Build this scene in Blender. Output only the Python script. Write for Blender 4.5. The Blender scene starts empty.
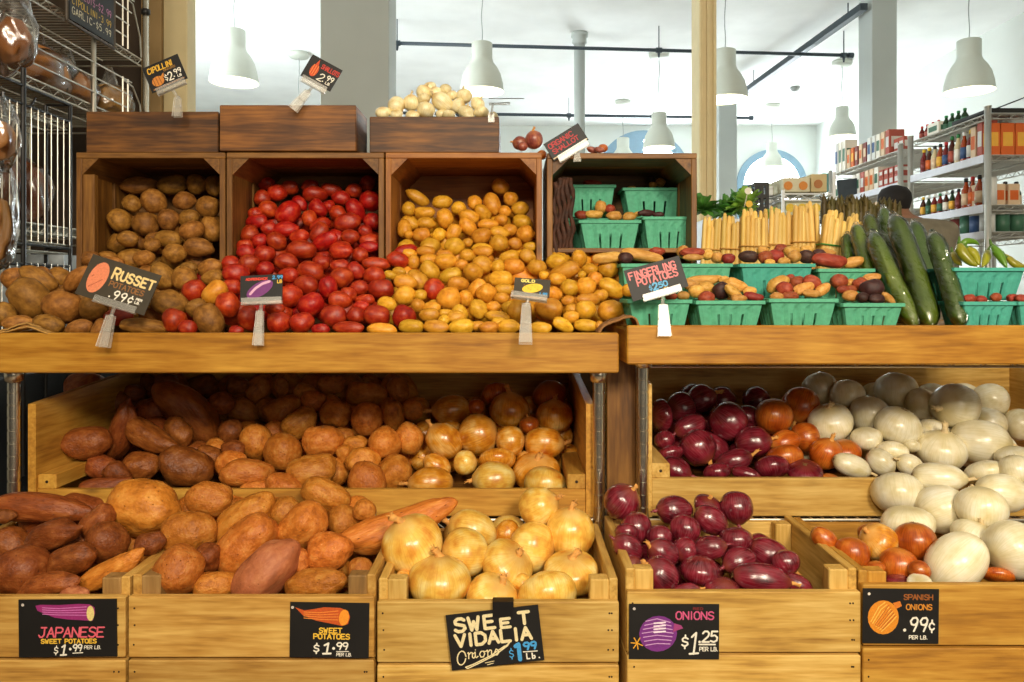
import bpy, bmesh, math, random
import numpy as np
from mathutils import Vector, Matrix, noise
PI = math.pi
R = math.radians
random.seed(7)
F, VX, VY, H = 760.0, 514.0, 291.0, 1.25
sc = bpy.context.scene
COL = sc.collection

# ---------------------------------------------------------------- camera, sky, lights, exposure
cam_d = bpy.data.cameras.new('camera')
cam_d.sensor_width = 36.0
cam_d.lens = F * 36.0 / 1024.0
cam_d.shift_x = -(VX - 512) / 1024.0
cam_d.shift_y = -(341 - VY) / 1024.0
cam_d.clip_start = 0.05
cam = bpy.data.objects.new('camera', cam_d)
COL.objects.link(cam)
cam.location = (0, 0, H)
cam.rotation_euler = (PI / 2, 0, 0)
sc.camera = cam

world = bpy.data.worlds.new('daylight')
sc.world = world
world.use_nodes = True
bg = world.node_tree.nodes['Background']
bg.inputs[0].default_value = (1.0, 0.92, 0.80, 1)
bg.inputs[1].default_value = 0.05

def area(name, loc, target, size, size_y, power, color):
    d = bpy.data.lights.new(name, 'AREA')
    d.shape = 'RECTANGLE'
    d.size, d.size_y, d.energy, d.color = size, size_y, power, color
    o = bpy.data.objects.new(name, d)
    COL.objects.link(o)
    o.location = loc
    o.rotation_euler = (Vector(target) - Vector(loc)).to_track_quat('-Z', 'Y').to_euler()
    return o
# warm track lamps over the aisle in front of the stand
area('aisle_lamp', (-0.5, -1.8, 2.75), (-0.1, 1.9, 1.0), 0.6, 0.6, 64, (1.0, 0.86, 0.66))
area('aisle_lamp', (1.0, -1.7, 2.7), (0.6, 1.8, 0.9), 0.6, 0.6, 106, (1.0, 0.87, 0.68))
# added soft fill behind the camera, brightening the bins; no known source
area('shopfront_daylight', (1.6, -2.6, 1.9), (0.2, 2.0, 1.0), 2.6, 1.6, 20, (1.0, 0.89, 0.70))
# added unseen fill at the left wall, brightening the hall ceiling
area('hall_fill', (-4.85, 6.8, 1.9), (3.0, 9.0, 3.3), 6.0, 2.4, 680, (0.88, 0.97, 1.0))

sc.view_settings.view_transform = 'Standard'
sc.view_settings.look = 'None'
sc.view_settings.gamma = 1.0
sc.view_settings.use_curve_mapping = False
sc.view_settings.exposure = 0.0
sc.cycles.max_bounces = 7
sc.cycles.transparent_max_bounces = 16
sc.cycles.use_denoising = True

# ---------------------------------------------------------------- helpers
def P(px, py, D):
    return Vector(((px - VX) / F * D, D, H - (py - VY) / F * D))
def X(px, D): return (px - VX) / F * D
def Z(py, D): return H - (py - VY) / F * D

def put(o, label=None, cat=None, group=None, kind=None):
    if label: o['label'] = label
    if cat: o['category'] = cat
    if group: o['group'] = group
    if kind: o['kind'] = kind
    return o

def empty(name, loc, label=None, cat=None, group=None, kind=None):
    o = bpy.data.objects.new(name, None)
    o.empty_display_size = 0.05
    COL.objects.link(o)
    o.location = loc
    return put(o, label, cat, group, kind)

def copy_tree(o, parent=None):
    c = o.copy(); COL.objects.link(c)
    if parent is not None:
        c.parent = parent
    for ch in list(o.children):
        copy_tree(ch, c)
    return c

class MB:
    """collects shapes given in world coordinates, then links them as one mesh object"""
    def __init__(s): s.bm = bmesh.new()
    def box(s, a, b, rot=None, bev=0.0, piv=None):
        a, b = Vector(a), Vector(b)
        c = (a + b) / 2; d = b - a
        r = bmesh.ops.create_cube(s.bm, size=1.0)
        vs = r['verts']
        for v in vs:
            v.co = Vector((v.co.x * d.x, v.co.y * d.y, v.co.z * d.z))
        if bev > 0:
            es = list({e for v in vs for e in v.link_edges})
            rb = bmesh.ops.bevel(s.bm, geom=es, offset=bev, segments=1, affect='EDGES')
            vs = list({v for f in rb['faces'] for v in f.verts} | {v for v in vs if v.is_valid})
        if rot is not None:
            for v in vs:
                v.co = rot @ v.co
        for v in vs:
            v.co += c
        return vs
    def tube(s, p0, p1, r0, r1=None, n=8, cap=True):
        p0, p1 = Vector(p0), Vector(p1)
        if r1 is None: r1 = r0
        return s.path([p0, p1], [r0, r1], n, cap)
    def path(s, pts, rad, n=8, cap=True):
        pts = [Vector(p) for p in pts]
        if not isinstance(rad, (list, tuple)): rad = [rad] * len(pts)
        rings = []
        up = None
        for i, p in enumerate(pts):
            t = (pts[min(i + 1, len(pts) - 1)] - pts[max(i - 1, 0)]).normalized()
            if up is None:
                up = Vector((0, 0, 1)) if abs(t.z) < 0.9 else Vector((1, 0, 0))
            a = t.cross(up).normalized(); b = a.cross(t).normalized(); up = b
            rings.append([s.bm.verts.new(p + (a * math.cos(2 * PI * k / n) + b * math.sin(2 * PI * k / n)) * rad[i]) for k in range(n)])
        for i in range(len(rings) - 1):
            for k in range(n):
                s.bm.faces.new((rings[i][k], rings[i][(k + 1) % n], rings[i + 1][(k + 1) % n], rings[i + 1][k]))
        if cap:
            s.bm.faces.new(rings[0][::-1]); s.bm.faces.new(rings[-1])
        return rings
    def lathe(s, prof, c=(0, 0, 0), n=24, M=None, cap=True):
        """prof: list of (r, z)"""
        c = Vector(c); rings = []
        for r, z in prof:
            ring = []
            for k in range(n):
                v = Vector((r * math.cos(2 * PI * k / n), r * math.sin(2 * PI * k / n), z))
                if M is not None: v = M @ v
                ring.append(s.bm.verts.new(c + v))
            rings.append(ring)
        for i in range(len(rings) - 1):
            for k in range(n):
                s.bm.faces.new((rings[i][k], rings[i][(k + 1) % n], rings[i + 1][(k + 1) % n], rings[i + 1][k]))
        if cap and prof[0][0] > 1e-6: s.bm.faces.new(rings[0][::-1])
        if cap and prof[-1][0] > 1e-6: s.bm.faces.new(rings[-1])
    def prism(s, pts, dv):
        a = [s.bm.verts.new(Vector(p)) for p in pts]
        b = [s.bm.verts.new(Vector(p) + Vector(dv)) for p in pts]
        n = len(a)
        s.bm.faces.new(a[::-1]); s.bm.faces.new(b)
        for i in range(n):
            s.bm.faces.new((a[i], a[(i + 1) % n], b[(i + 1) % n], b[i]))
    def build(s, name, mat, parent=None, smooth=False, org=None):
        bmesh.ops.remove_doubles(s.bm, verts=s.bm.verts, dist=1e-6)
        bmesh.ops.recalc_face_normals(s.bm, faces=s.bm.faces)
        if org is None:
            org = world_loc(parent) if parent is not None else None
        me = bpy.data.meshes.new(name)
        if org is None:
            lo = Vector((min(v.co.x for v in s.bm.verts), min(v.co.y for v in s.bm.verts), min(v.co.z for v in s.bm.verts)))
            hi = Vector((max(v.co.x for v in s.bm.verts), max(v.co.y for v in s.bm.verts), max(v.co.z for v in s.bm.verts)))
            org = Vector(((lo.x + hi.x) / 2, (lo.y + hi.y) / 2, lo.z))
        org = Vector(org)
        for v in s.bm.verts: v.co -= org
        for f in s.bm.faces: f.smooth = smooth
        s.bm.to_mesh(me); s.bm.free()
        me.materials.append(mat)
        o = bpy.data.objects.new(name, me)
        COL.objects.link(o)
        if parent is not None: o.parent = parent
        else: o.location = org
        return o

def world_loc(o):
    v = Vector((0, 0, 0))
    while o is not None:
        v += o.location; o = o.parent
    return v

def bx(name, a, b, mat, parent=None, bev=0.0015):
    m = MB(); m.box(a, b, bev=bev); return m.build(name, mat, parent)

# ---------------------------------------------------------------- materials
def newmat(name):
    m = bpy.data.materials.new(name); m.use_nodes = True
    nt = m.node_tree
    return m, nt, nt.nodes['Principled BSDF']
def node(nt, t, **kw):
    n = nt.nodes.new(t)
    for k, v in kw.items(): setattr(n, k, v)
    return n
def ramp(nt, stops):
    n = nt.nodes.new('ShaderNodeValToRGB')
    cr = n.color_ramp
    while len(cr.elements) > 1: cr.elements.remove(cr.elements[-1])
    cr.elements[0].position = stops[0][0]; cr.elements[0].color = (*stops[0][1], 1)
    for p, c in stops[1:]:
        e = cr.elements.new(p); e.color = (*c, 1)
    return n
def s2l(c):
    return tuple(((x / 255.0) / 12.92 if x <= 10 else (((x / 255.0) + 0.055) / 1.055) ** 2.4) for x in c)

def plain(name, rgb, rough=0.5, metal=0.0, noise_amt=0.12, scale=30, bump=0.0, emit=None, spec=0.5):
    m, nt, b = newmat(name)
    tc = node(nt, 'ShaderNodeTexCoord'); nz = node(nt, 'ShaderNodeTexNoise')
    nz.inputs['Scale'].default_value = scale; nz.inputs['Detail'].default_value = 4
    nt.links.new(tc.outputs['Object'], nz.inputs['Vector'])
    c = s2l(rgb)
    rp = ramp(nt, [(0.3, tuple(x * (1 - noise_amt) for x in c)), (0.7, tuple(min(1, x * (1 + noise_amt)) for x in c))])
    nt.links.new(nz.outputs['Fac'], rp.inputs[0]); nt.links.new(rp.outputs[0], b.inputs['Base Color'])
    b.inputs['Roughness'].default_value = rough; b.inputs['Metallic'].default_value = metal
    b.inputs['Specular IOR Level'].default_value = spec
    if bump:
        bp = node(nt, 'ShaderNodeBump'); bp.inputs['Strength'].default_value = bump; bp.inputs['Distance'].default_value = 0.002
        nt.links.new(nz.outputs['Fac'], bp.inputs['Height']); nt.links.new(bp.outputs[0], b.inputs['Normal'])
    if emit:
        b.inputs['Emission Color'].default_value = (*s2l(rgb), 1); b.inputs['Emission Strength'].default_value = emit
    return m

def wood(name, dark, mid, light, axis='x', rough=0.55, g=1.0):
    m, nt, b = newmat(name)
    tc = node(nt, 'ShaderNodeTexCoord'); oi = node(nt, 'ShaderNodeObjectInfo')
    mul = node(nt, 'ShaderNodeMath', operation='MULTIPLY'); mul.inputs[1].default_value = 23.0
    add = node(nt, 'ShaderNodeVectorMath', operation='ADD')
    nt.links.new(oi.outputs['Random'], mul.inputs[0])
    nt.links.new(tc.outputs['Object'], add.inputs[0]); nt.links.new(mul.outputs[0], add.inputs[1])
    mp = node(nt, 'ShaderNodeMapping')
    s = {'x': (2.2, 26, 26), 'y': (26, 2.2, 26), 'z': (26, 26, 2.2)}[axis]
    mp.inputs['Scale'].default_value = s
    nt.links.new(add.outputs[0], mp.inputs['Vector'])
    n1 = node(nt, 'ShaderNodeTexNoise'); n1.inputs['Scale'].default_value = 1.0; n1.inputs['Detail'].default_value = 5; n1.inputs['Distortion'].default_value = 1.2
    nt.links.new(mp.outputs[0], n1.inputs['Vector'])
    mp2 = node(nt, 'ShaderNodeMapping')
    mp2.inputs['Scale'].default_value = tuple(v * 6 for v in s)
    nt.links.new(add.outputs[0], mp2.inputs['Vector'])
    n2 = node(nt, 'ShaderNodeTexNoise'); n2.inputs['Scale'].default_value = 1.0; n2.inputs['Detail'].default_value = 2
    nt.links.new(mp2.outputs[0], n2.inputs['Vector'])
    n3 = node(nt, 'ShaderNodeTexNoise'); n3.inputs['Scale'].default_value = 7.0; n3.inputs['Detail'].default_value = 3
    nt.links.new(add.outputs[0], n3.inputs['Vector'])
    mx = node(nt, 'ShaderNodeMath', operation='MULTIPLY_ADD'); mx.inputs[1].default_value = 0.32
    nt.links.new(n2.outputs['Fac'], mx.inputs[0])
    sm = node(nt, 'ShaderNodeMath', operation='MULTIPLY'); sm.inputs[1].default_value = 0.46
    nt.links.new(n1.outputs['Fac'], sm.inputs[0])
    sm2 = node(nt, 'ShaderNodeMath', operation='MULTIPLY_ADD'); sm2.inputs[1].default_value = 0.28
    nt.links.new(n3.outputs['Fac'], sm2.inputs[0]); nt.links.new(sm.outputs[0], sm2.inputs[2])
    nt.links.new(sm2.outputs[0], mx.inputs[2])
    rp = ramp(nt, [(0.33, s2l(dark)), (0.50, s2l(mid)), (0.70, s2l(light))])
    nt.links.new(mx.outputs[0], rp.inputs[0])
    mk = node(nt, 'ShaderNodeMapping'); mk.inputs['Scale'].default_value = {'x': (1, 2.6, 2.6), 'y': (2.6, 1, 2.6), 'z': (2.6, 2.6, 1)}[axis]
    nt.links.new(add.outputs[0], mk.inputs['Vector'])
    vk = node(nt, 'ShaderNodeTexVoronoi'); vk.inputs['Scale'].default_value = 4.2; nt.links.new(mk.outputs[0], vk.inputs['Vector'])
    rk = ramp(nt, [(0.0, (0.75,) * 3), (0.05, (0.5,) * 3), (0.10, (0.12,) * 3), (0.16, (0, 0, 0))]); nt.links.new(vk.outputs['Distance'], rk.inputs[0])
    km = node(nt, 'ShaderNodeMixRGB'); km.inputs[2].default_value = (*s2l(tuple(v * 0.55 for v in dark)), 1)
    nt.links.new(rk.outputs[0], km.inputs[0]); nt.links.new(rp.outputs[0], km.inputs[1]); rp = km
    hs = node(nt, 'ShaderNodeHueSaturation')
    mr = node(nt, 'ShaderNodeMapRange'); mr.inputs[3].default_value = 0.82; mr.inputs[4].default_value = 1.12
    nt.links.new(oi.outputs['Random'], mr.inputs[0]); nt.links.new(mr.outputs[0], hs.inputs['Value'])
    nt.links.new(rp.outputs[0], hs.inputs['Color']); nt.links.new(hs.outputs[0], b.inputs['Base Color'])
    b.inputs['Roughness'].default_value = rough
    bp = node(nt, 'ShaderNodeBump'); bp.inputs['Strength'].default_value = 0.35; bp.inputs['Distance'].default_value = 0.0015
    nt.links.new(mx.outputs[0], bp.inputs['Height']); nt.links.new(bp.outputs[0], b.inputs['Normal'])
    return m

def wset(name, d, m_, l, rough=0.55):
    return {a: wood(name + '_' + a, d, m_, l, a, rough) for a in 'xyz'}
W_BIN = wset('pine', (146, 100, 36), (204, 160, 76), (236, 200, 118))
W_BINO = wset('pine_warm', (132, 84, 24), (184, 130, 44), (216, 168, 72))
W_SHELF = wset('shelf_board', (118, 70, 14), (178, 120, 32), (216, 162, 62), 0.45)
W_OLD = wset('old_crate', (58, 34, 10), (112, 72, 24), (156, 108, 44))
W_DARK = wset('dark_box', (34, 20, 8), (78, 46, 16), (138, 88, 32))
W_LINER = wset('liner', (120, 84, 38), (160, 118, 62), (182, 142, 84))
W_GREY = wset('grey_end', (104, 74, 36), (150, 112, 60), (180, 142, 86))
W_BIN2 = wset('pine_brown', (118, 76, 24), (184, 136, 60), (218, 178, 98))  # darker, browner pine for the two left crates

def skin(name, c_dark, c_mid, c_light, rough=0.55, spots=(60, 36, 14), spot=0.5, scale=3.0, hv=0.0, bump=0.3, spec=0.35, sheen=0.0):
    """produce skin: blotches in object space, varied per object"""
    m, nt, b = newmat(name)
    tc = node(nt, 'ShaderNodeTexCoord'); oi = node(nt, 'ShaderNodeObjectInfo')
    mul = node(nt, 'ShaderNodeMath', operation='MULTIPLY'); mul.inputs[1].default_value = 31.0
    add = node(nt, 'ShaderNodeVectorMath', operation='ADD')
    nt.links.new(oi.outputs['Random'], mul.inputs[0])
    nt.links.new(tc.outputs['Object'], add.inputs[0]); nt.links.new(mul.outputs[0], add.inputs[1])
    n1 = node(nt, 'ShaderNodeTexNoise'); n1.inputs['Scale'].default_value = scale; n1.inputs['Detail'].default_value = 6; n1.inputs['Roughness'].default_value = 0.6
    nt.links.new(add.outputs[0], n1.inputs['Vector'])
    rp = ramp(nt, [(0.22, s2l(c_dark)), (0.5, s2l(c_mid)), (0.76, s2l(c_light))])
    nt.links.new(n1.outputs['Fac'], rp.inputs[0])
    vo = node(nt, 'ShaderNodeTexVoronoi'); vo.inputs['Scale'].default_value = 4.5
    nt.links.new(add.outputs[0], vo.inputs['Vector'])
    sp = ramp(nt, [(0.04, (spot, spot, spot)), (0.13, (0, 0, 0))])
    nt.links.new(vo.outputs['Distance'], sp.inputs[0])
    mix = node(nt, 'ShaderNodeMixRGB'); mix.inputs[2].default_value = (*s2l(spots), 1)
    nt.links.new(sp.outputs[0], mix.inputs[0]); nt.links.new(rp.outputs[0], mix.inputs[1])
    hs = node(nt, 'ShaderNodeHueSaturation')
    mr = node(nt, 'ShaderNodeMapRange'); mr.inputs[3].default_value = 0.78; mr.inputs[4].default_value = 1.18
    nt.links.new(oi.outputs['Random'], mr.inputs[0]); nt.links.new(mr.outputs[0], hs.inputs['Value'])
    hm = node(nt, 'ShaderNodeMath', operation='MULTIPLY'); hm.inputs[1].default_value = 7.31
    fr = node(nt, 'ShaderNodeMath', operation='FRACT')
    mh = node(nt, 'ShaderNodeMapRange'); mh.inputs[3].default_value = 0.5 - hv; mh.inputs[4].default_value = 0.5 + hv
    nt.links.new(oi.outputs['Random'], hm.inputs[0]); nt.links.new(hm.outputs[0], fr.inputs[0]); nt.links.new(fr.outputs[0], mh.inputs[0])
    nt.links.new(mh.outputs[0], hs.inputs['Hue'])
    nt.links.new(mix.outputs[0], hs.inputs['Color']); nt.links.new(hs.outputs[0], b.inputs['Base Color'])
    b.inputs['Roughness'].default_value = rough; b.inputs['Specular IOR Level'].default_value = spec
    n2 = node(nt, 'ShaderNodeTexNoise'); n2.inputs['Scale'].default_value = 9; n2.inputs['Detail'].default_value = 5
    nt.links.new(add.outputs[0], n2.inputs['Vector'])
    sb = node(nt, 'ShaderNodeMath', operation='SUBTRACT'); nt.links.new(n2.outputs['Fac'], sb.inputs[0]); nt.links.new(sp.outputs[0], sb.inputs[1])
    bp = node(nt, 'ShaderNodeBump'); bp.inputs['Strength'].default_value = bump; bp.inputs['Distance'].default_value = 0.003
    nt.links.new(sb.outputs[0], bp.inputs['Height']); nt.links.new(bp.outputs[0], b.inputs['Normal'])
    return m

def onion_skin(name, c_dark, c_mid, c_light, stripe, rough=0.32, strength=0.5, top=None, clear=0.3):
    """papery skin: meridian stripes round the local X axis (the onion's own axis)"""
    m, nt, b = newmat(name)
    tc = node(nt, 'ShaderNodeTexCoord'); oi = node(nt, 'ShaderNodeObjectInfo')
    sep = node(nt, 'ShaderNodeSeparateXYZ'); nt.links.new(tc.outputs['Object'], sep.inputs[0])
    at = node(nt, 'ShaderNodeMath', operation='ARCTAN2')
    nt.links.new(sep.outputs['Y'], at.inputs[0]); nt.links.new(sep.outputs['Z'], at.inputs[1])
    mu = node(nt, 'ShaderNodeMath', operation='MULTIPLY'); mu.inputs[1].default_value = 31.0
    nt.links.new(oi.outputs['Random'], mu.inputs[0])
    # stripes: noise on (angle*8, x*0.8, random)
    am = node(nt, 'ShaderNodeMath', operation='MULTIPLY'); am.inputs[1].default_value = 17.0; nt.links.new(at.outputs[0], am.inputs[0])
    xm = node(nt, 'ShaderNodeMath', operation='MULTIPLY'); xm.inputs[1].default_value = 0.9; nt.links.new(sep.outputs['X'], xm.inputs[0])
    cb = node(nt, 'ShaderNodeCombineXYZ')
    nt.links.new(am.outputs[0], cb.inputs[0]); nt.links.new(xm.outputs[0], cb.inputs[1]); nt.links.new(mu.outputs[0], cb.inputs[2])
    n1 = node(nt, 'ShaderNodeTexNoise'); n1.inputs['Scale'].default_value = 1.3; n1.inputs['Detail'].default_value = 3
    nt.links.new(cb.outputs[0], n1.inputs['Vector'])
    add = node(nt, 'ShaderNodeVectorMath', operation='ADD')
    nt.links.new(tc.outputs['Object'], add.inputs[0]); nt.links.new(mu.outputs[0], add.inputs[1])
    n2 = node(nt, 'ShaderNodeTexNoise'); n2.inputs['Scale'].default_value = 1.5; n2.inputs['Detail'].default_value = 4
    nt.links.new(add.outputs[0], n2.inputs['Vector'])
    rp = ramp(nt, [(0.26, s2l(c_dark)), (0.5, s2l(c_mid)), (0.74, s2l(c_light))])
    nt.links.new(n2.outputs['Fac'], rp.inputs[0])
    st = ramp(nt, [(0.46, (0, 0, 0)), (0.62, (strength,) * 3)])
    nt.links.new(n1.outputs['Fac'], st.inputs[0])
    mix = node(nt, 'ShaderNodeMixRGB'); mix.inputs[2].default_value = (*s2l(stripe), 1)
    nt.links.new(st.outputs[0], mix.inputs[0]); nt.links.new(rp.outputs[0], mix.inputs[1])
    last = mix
    if top:
        ab = node(nt, 'ShaderNodeMath', operation='ABSOLUTE'); nt.links.new(sep.outputs['X'], ab.inputs[0])
        tr = ramp(nt, [(0.72, (0, 0, 0)), (1.0, (0.8,) * 3)]); nt.links.new(ab.outputs[0], tr.inputs[0])
        m2 = node(nt, 'ShaderNodeMixRGB'); m2.inputs[2].default_value = (*s2l(top), 1)
        nt.links.new(tr.outputs[0], m2.inputs[0]); nt.links.new(mix.outputs[0], m2.inputs[1]); last = m2
    hs = node(nt, 'ShaderNodeHueSaturation')
    mr = node(nt, 'ShaderNodeMapRange'); mr.inputs[3].default_value = 0.85; mr.inputs[4].default_value = 1.12
    nt.links.new(oi.outputs['Random'], mr.inputs[0]); nt.links.new(mr.outputs[0], hs.inputs['Value'])
    nt.links.new(last.outputs[0], hs.inputs['Color']); nt.links.new(hs.outputs[0], b.inputs['Base Color'])
    b.inputs['Roughness'].default_value = rough; b.inputs['Coat Weight'].default_value = clear; b.inputs['Coat Roughness'].default_value = 0.25
    bp = node(nt, 'ShaderNodeBump'); bp.inputs['Strength'].default_value = 0.15; bp.inputs['Distance'].default_value = 0.002
    nt.links.new(n1.outputs['Fac'], bp.inputs['Height']); nt.links.new(bp.outputs[0], b.inputs['Normal'])
    return m

SK = {
 'R': skin('russet_skin', (84, 50, 16), (146, 96, 34), (186, 132, 60), 0.6, (60, 36, 14), 0.6, 2.2, 0.008),
 'r': skin('red_potato_skin', (110, 18, 5), (172, 38, 11), (206, 86, 36), 0.42, (96, 34, 12), 0.6, 1.8, 0.006, 0.25, 0.5),
 'y': skin('gold_potato_skin', (178, 110, 20), (220, 154, 38), (238, 182, 70), 0.42, (120, 72, 20), 0.6, 2.0, 0.014, 0.2, 0.45),
 'S': skin('sweet_potato_skin', (140, 72, 18), (196, 116, 40), (220, 152, 72), 0.46, (84, 40, 12), 0.75, 2.6, 0.007, 0.8),
 'J': skin('dark_sweet_potato_skin', (86, 40, 14), (138, 72, 28), (172, 104, 50), 0.42, (60, 26, 12), 0.7, 2.4, 0.006, 0.7),
 'K': skin('pink_sweet_potato_skin', (140, 72, 46), (184, 100, 66), (210, 134, 92), 0.55, (104, 54, 32), 0.6, 2.0, 0.008, 0.5),
 'f': skin('fingerling_skin', (170, 112, 40), (212, 154, 72), (232, 186, 112), 0.5, (120, 76, 26), 0.5, 2.0, 0.01),
 'g': skin('red_fingerling_skin', (110, 40, 24), (156, 64, 40), (186, 96, 62), 0.5, (72, 28, 16), 0.5, 2.0, 0.012),
 'p': skin('purple_potato_skin', (38, 20, 20), (66, 38, 34), (92, 60, 48), 0.5, (30, 16, 12), 0.5, 2.0, 0.012),
 'Y': onion_skin('yellow_onion_skin', (168, 86, 14), (220, 148, 42), (244, 202, 118), (150, 74, 14), 0.24, 0.35, (214, 160, 84)),
 'O': onion_skin('brown_onion_skin', (150, 58, 12), (196, 96, 26), (220, 134, 50), (120, 44, 10), 0.28, 0.45, (190, 120, 50)),
 'V': onion_skin('sweet_onion_skin', (206, 124, 34), (238, 192, 84), (250, 230, 150), (196, 128, 40), 0.26, 0.3, (206, 160, 84)),
 'N': onion_skin('red_onion_skin', (60, 6, 16), (108, 15, 30), (140, 36, 52), (184, 104, 118), 0.2, 0.2, (130, 60, 44), 0.7),
 'W': onion_skin('white_onion_skin', (220, 204, 152), (240, 230, 196), (250, 246, 226), (200, 192, 130), 0.28, 0.28, (206, 188, 130)),
 'C': onion_skin('cipollini_skin', (224, 204, 146), (244, 230, 180), (250, 242, 208), (206, 176, 104), 0.4, 0.5, (200, 160, 90)),
 'H': onion_skin('shallot_skin', (110, 44, 40), (160, 84, 66), (196, 128, 88), (90, 30, 50), 0.35, 0.5, (170, 100, 60)),
}
M_NECK = {
 'Y': plain('straw', (212, 150, 72), 0.7, noise_amt=0.3, scale=6),
 'N': plain('red_onion_neck', (132, 44, 54), 0.4, noise_amt=0.4, scale=4),
 'W': plain('white_onion_neck', (214, 190, 140), 0.6, noise_amt=0.25, scale=6),
 'D': plain('dry_root', (120, 84, 44), 0.8, noise_amt=0.4, scale=8),
}
M_CHROME = plain('chrome', (226, 218, 200), 0.24, 1.0, 0.05)
M_STEEL = plain('steel_wire', (206, 200, 186), 0.42, 1.0, 0.05)
M_BLACKW = plain('black_wire', (22, 20, 18), 0.4, 0.0, 0.1)
M_BLACK = plain('blackboard_card', (16, 14, 13), 0.55, 0.0, 0.3, 12)
M_PIPE = plain('dark_pipe', (44, 56, 64), 0.5)
M_NAIL = plain('nail', (50, 34, 22), 0.6, 0.3)
M_PULP = plain('green_pulp', (92, 178, 142), 0.75, 0, 0.12, 90, 0.4)
M_PULPB = plain('teal_pulp', (76, 172, 152), 0.75, 0, 0.12, 90, 0.4)

def clear(name, tint=(1, 1, 1), gloss=0.35, rough=0.1, bump=0.0, scale=20):
    m, nt, b = newmat(name)
    nt.nodes.remove(b)
    out = nt.nodes['Material Output']
    tr = node(nt, 'ShaderNodeBsdfTransparent'); tr.inputs[0].default_value = (*tint, 1)
    gl = node(nt, 'ShaderNodeBsdfGlossy'); gl.inputs['Roughness'].default_value = rough
    fr = node(nt, 'ShaderNodeFresnel'); fr.inputs['IOR'].default_value = 1.45
    mr = node(nt, 'ShaderNodeMath', operation='MULTIPLY_ADD'); mr.inputs[1].default_value = 1.0; mr.inputs[2].default_value = gloss * 0.25
    mx = node(nt, 'ShaderNodeMixShader')
    nt.links.new(fr.outputs[0], mr.inputs[0]); nt.links.new(mr.outputs[0], mx.inputs[0])
    nt.links.new(tr.outputs[0], mx.inputs[1]); nt.links.new(gl.outputs[0], mx.inputs[2]); nt.links.new(mx.outputs[0], out.inputs['Surface'])
    if bump:
        tc = node(nt, 'ShaderNodeTexCoord')
        mp = node(nt, 'ShaderNodeMapping'); mp.inputs['Scale'].default_value = (1, 1, 1)
        nz = node(nt, 'ShaderNodeTexNoise'); nz.inputs['Scale'].default_value = scale; nz.inputs['Detail'].default_value = 3; nz.inputs['Distortion'].default_value = 1.0
        nt.links.new(tc.outputs['Object'], nz.inputs['Vector'])
        bp = node(nt, 'ShaderNodeBump'); bp.inputs['Strength'].default_value = bump; bp.inputs['Distance'].default_value = 0.0022
        nt.links.new(nz.outputs['Fac'], bp.inputs['Height'])
        nt.links.new(bp.outputs[0], gl.inputs['Normal'])
    return m
M_CLIP = clear('clear_clip', (0.97, 0.96, 0.93), 0.4, 0.38)
def milky(m, amt):
    nt = m.node_tree; out = nt.nodes['Material Output']; l = out.inputs['Surface'].links[0].from_socket
    d = node(nt, 'ShaderNodeBsdfTranslucent'); d.inputs[0].default_value = (0.95, 0.92, 0.84, 1)
    d2 = node(nt, 'ShaderNodeBsdfDiffuse'); d2.inputs[0].default_value = (0.95, 0.92, 0.84, 1)
    a = node(nt, 'ShaderNodeMixShader'); a.inputs[0].default_value = 0.85; nt.links.new(d.outputs[0], a.inputs[1]); nt.links.new(d2.outputs[0], a.inputs[2])
    mx = node(nt, 'ShaderNodeMixShader'); mx.inputs[0].default_value = amt
    nt.links.new(l, mx.inputs[1]); nt.links.new(a.outputs[0], mx.inputs[2]); nt.links.new(mx.outputs[0], out.inputs['Surface'])
milky(M_CLIP, 0.12)
M_WRAP = clear('shrink_wrap', (1, 1, 0.98), 0.3, 0.13, 1.0, 60)
M_BAG = clear('bread_bag', (0.95, 0.94, 0.9), 0.5, 0.22, 1.0, 14)
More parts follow.
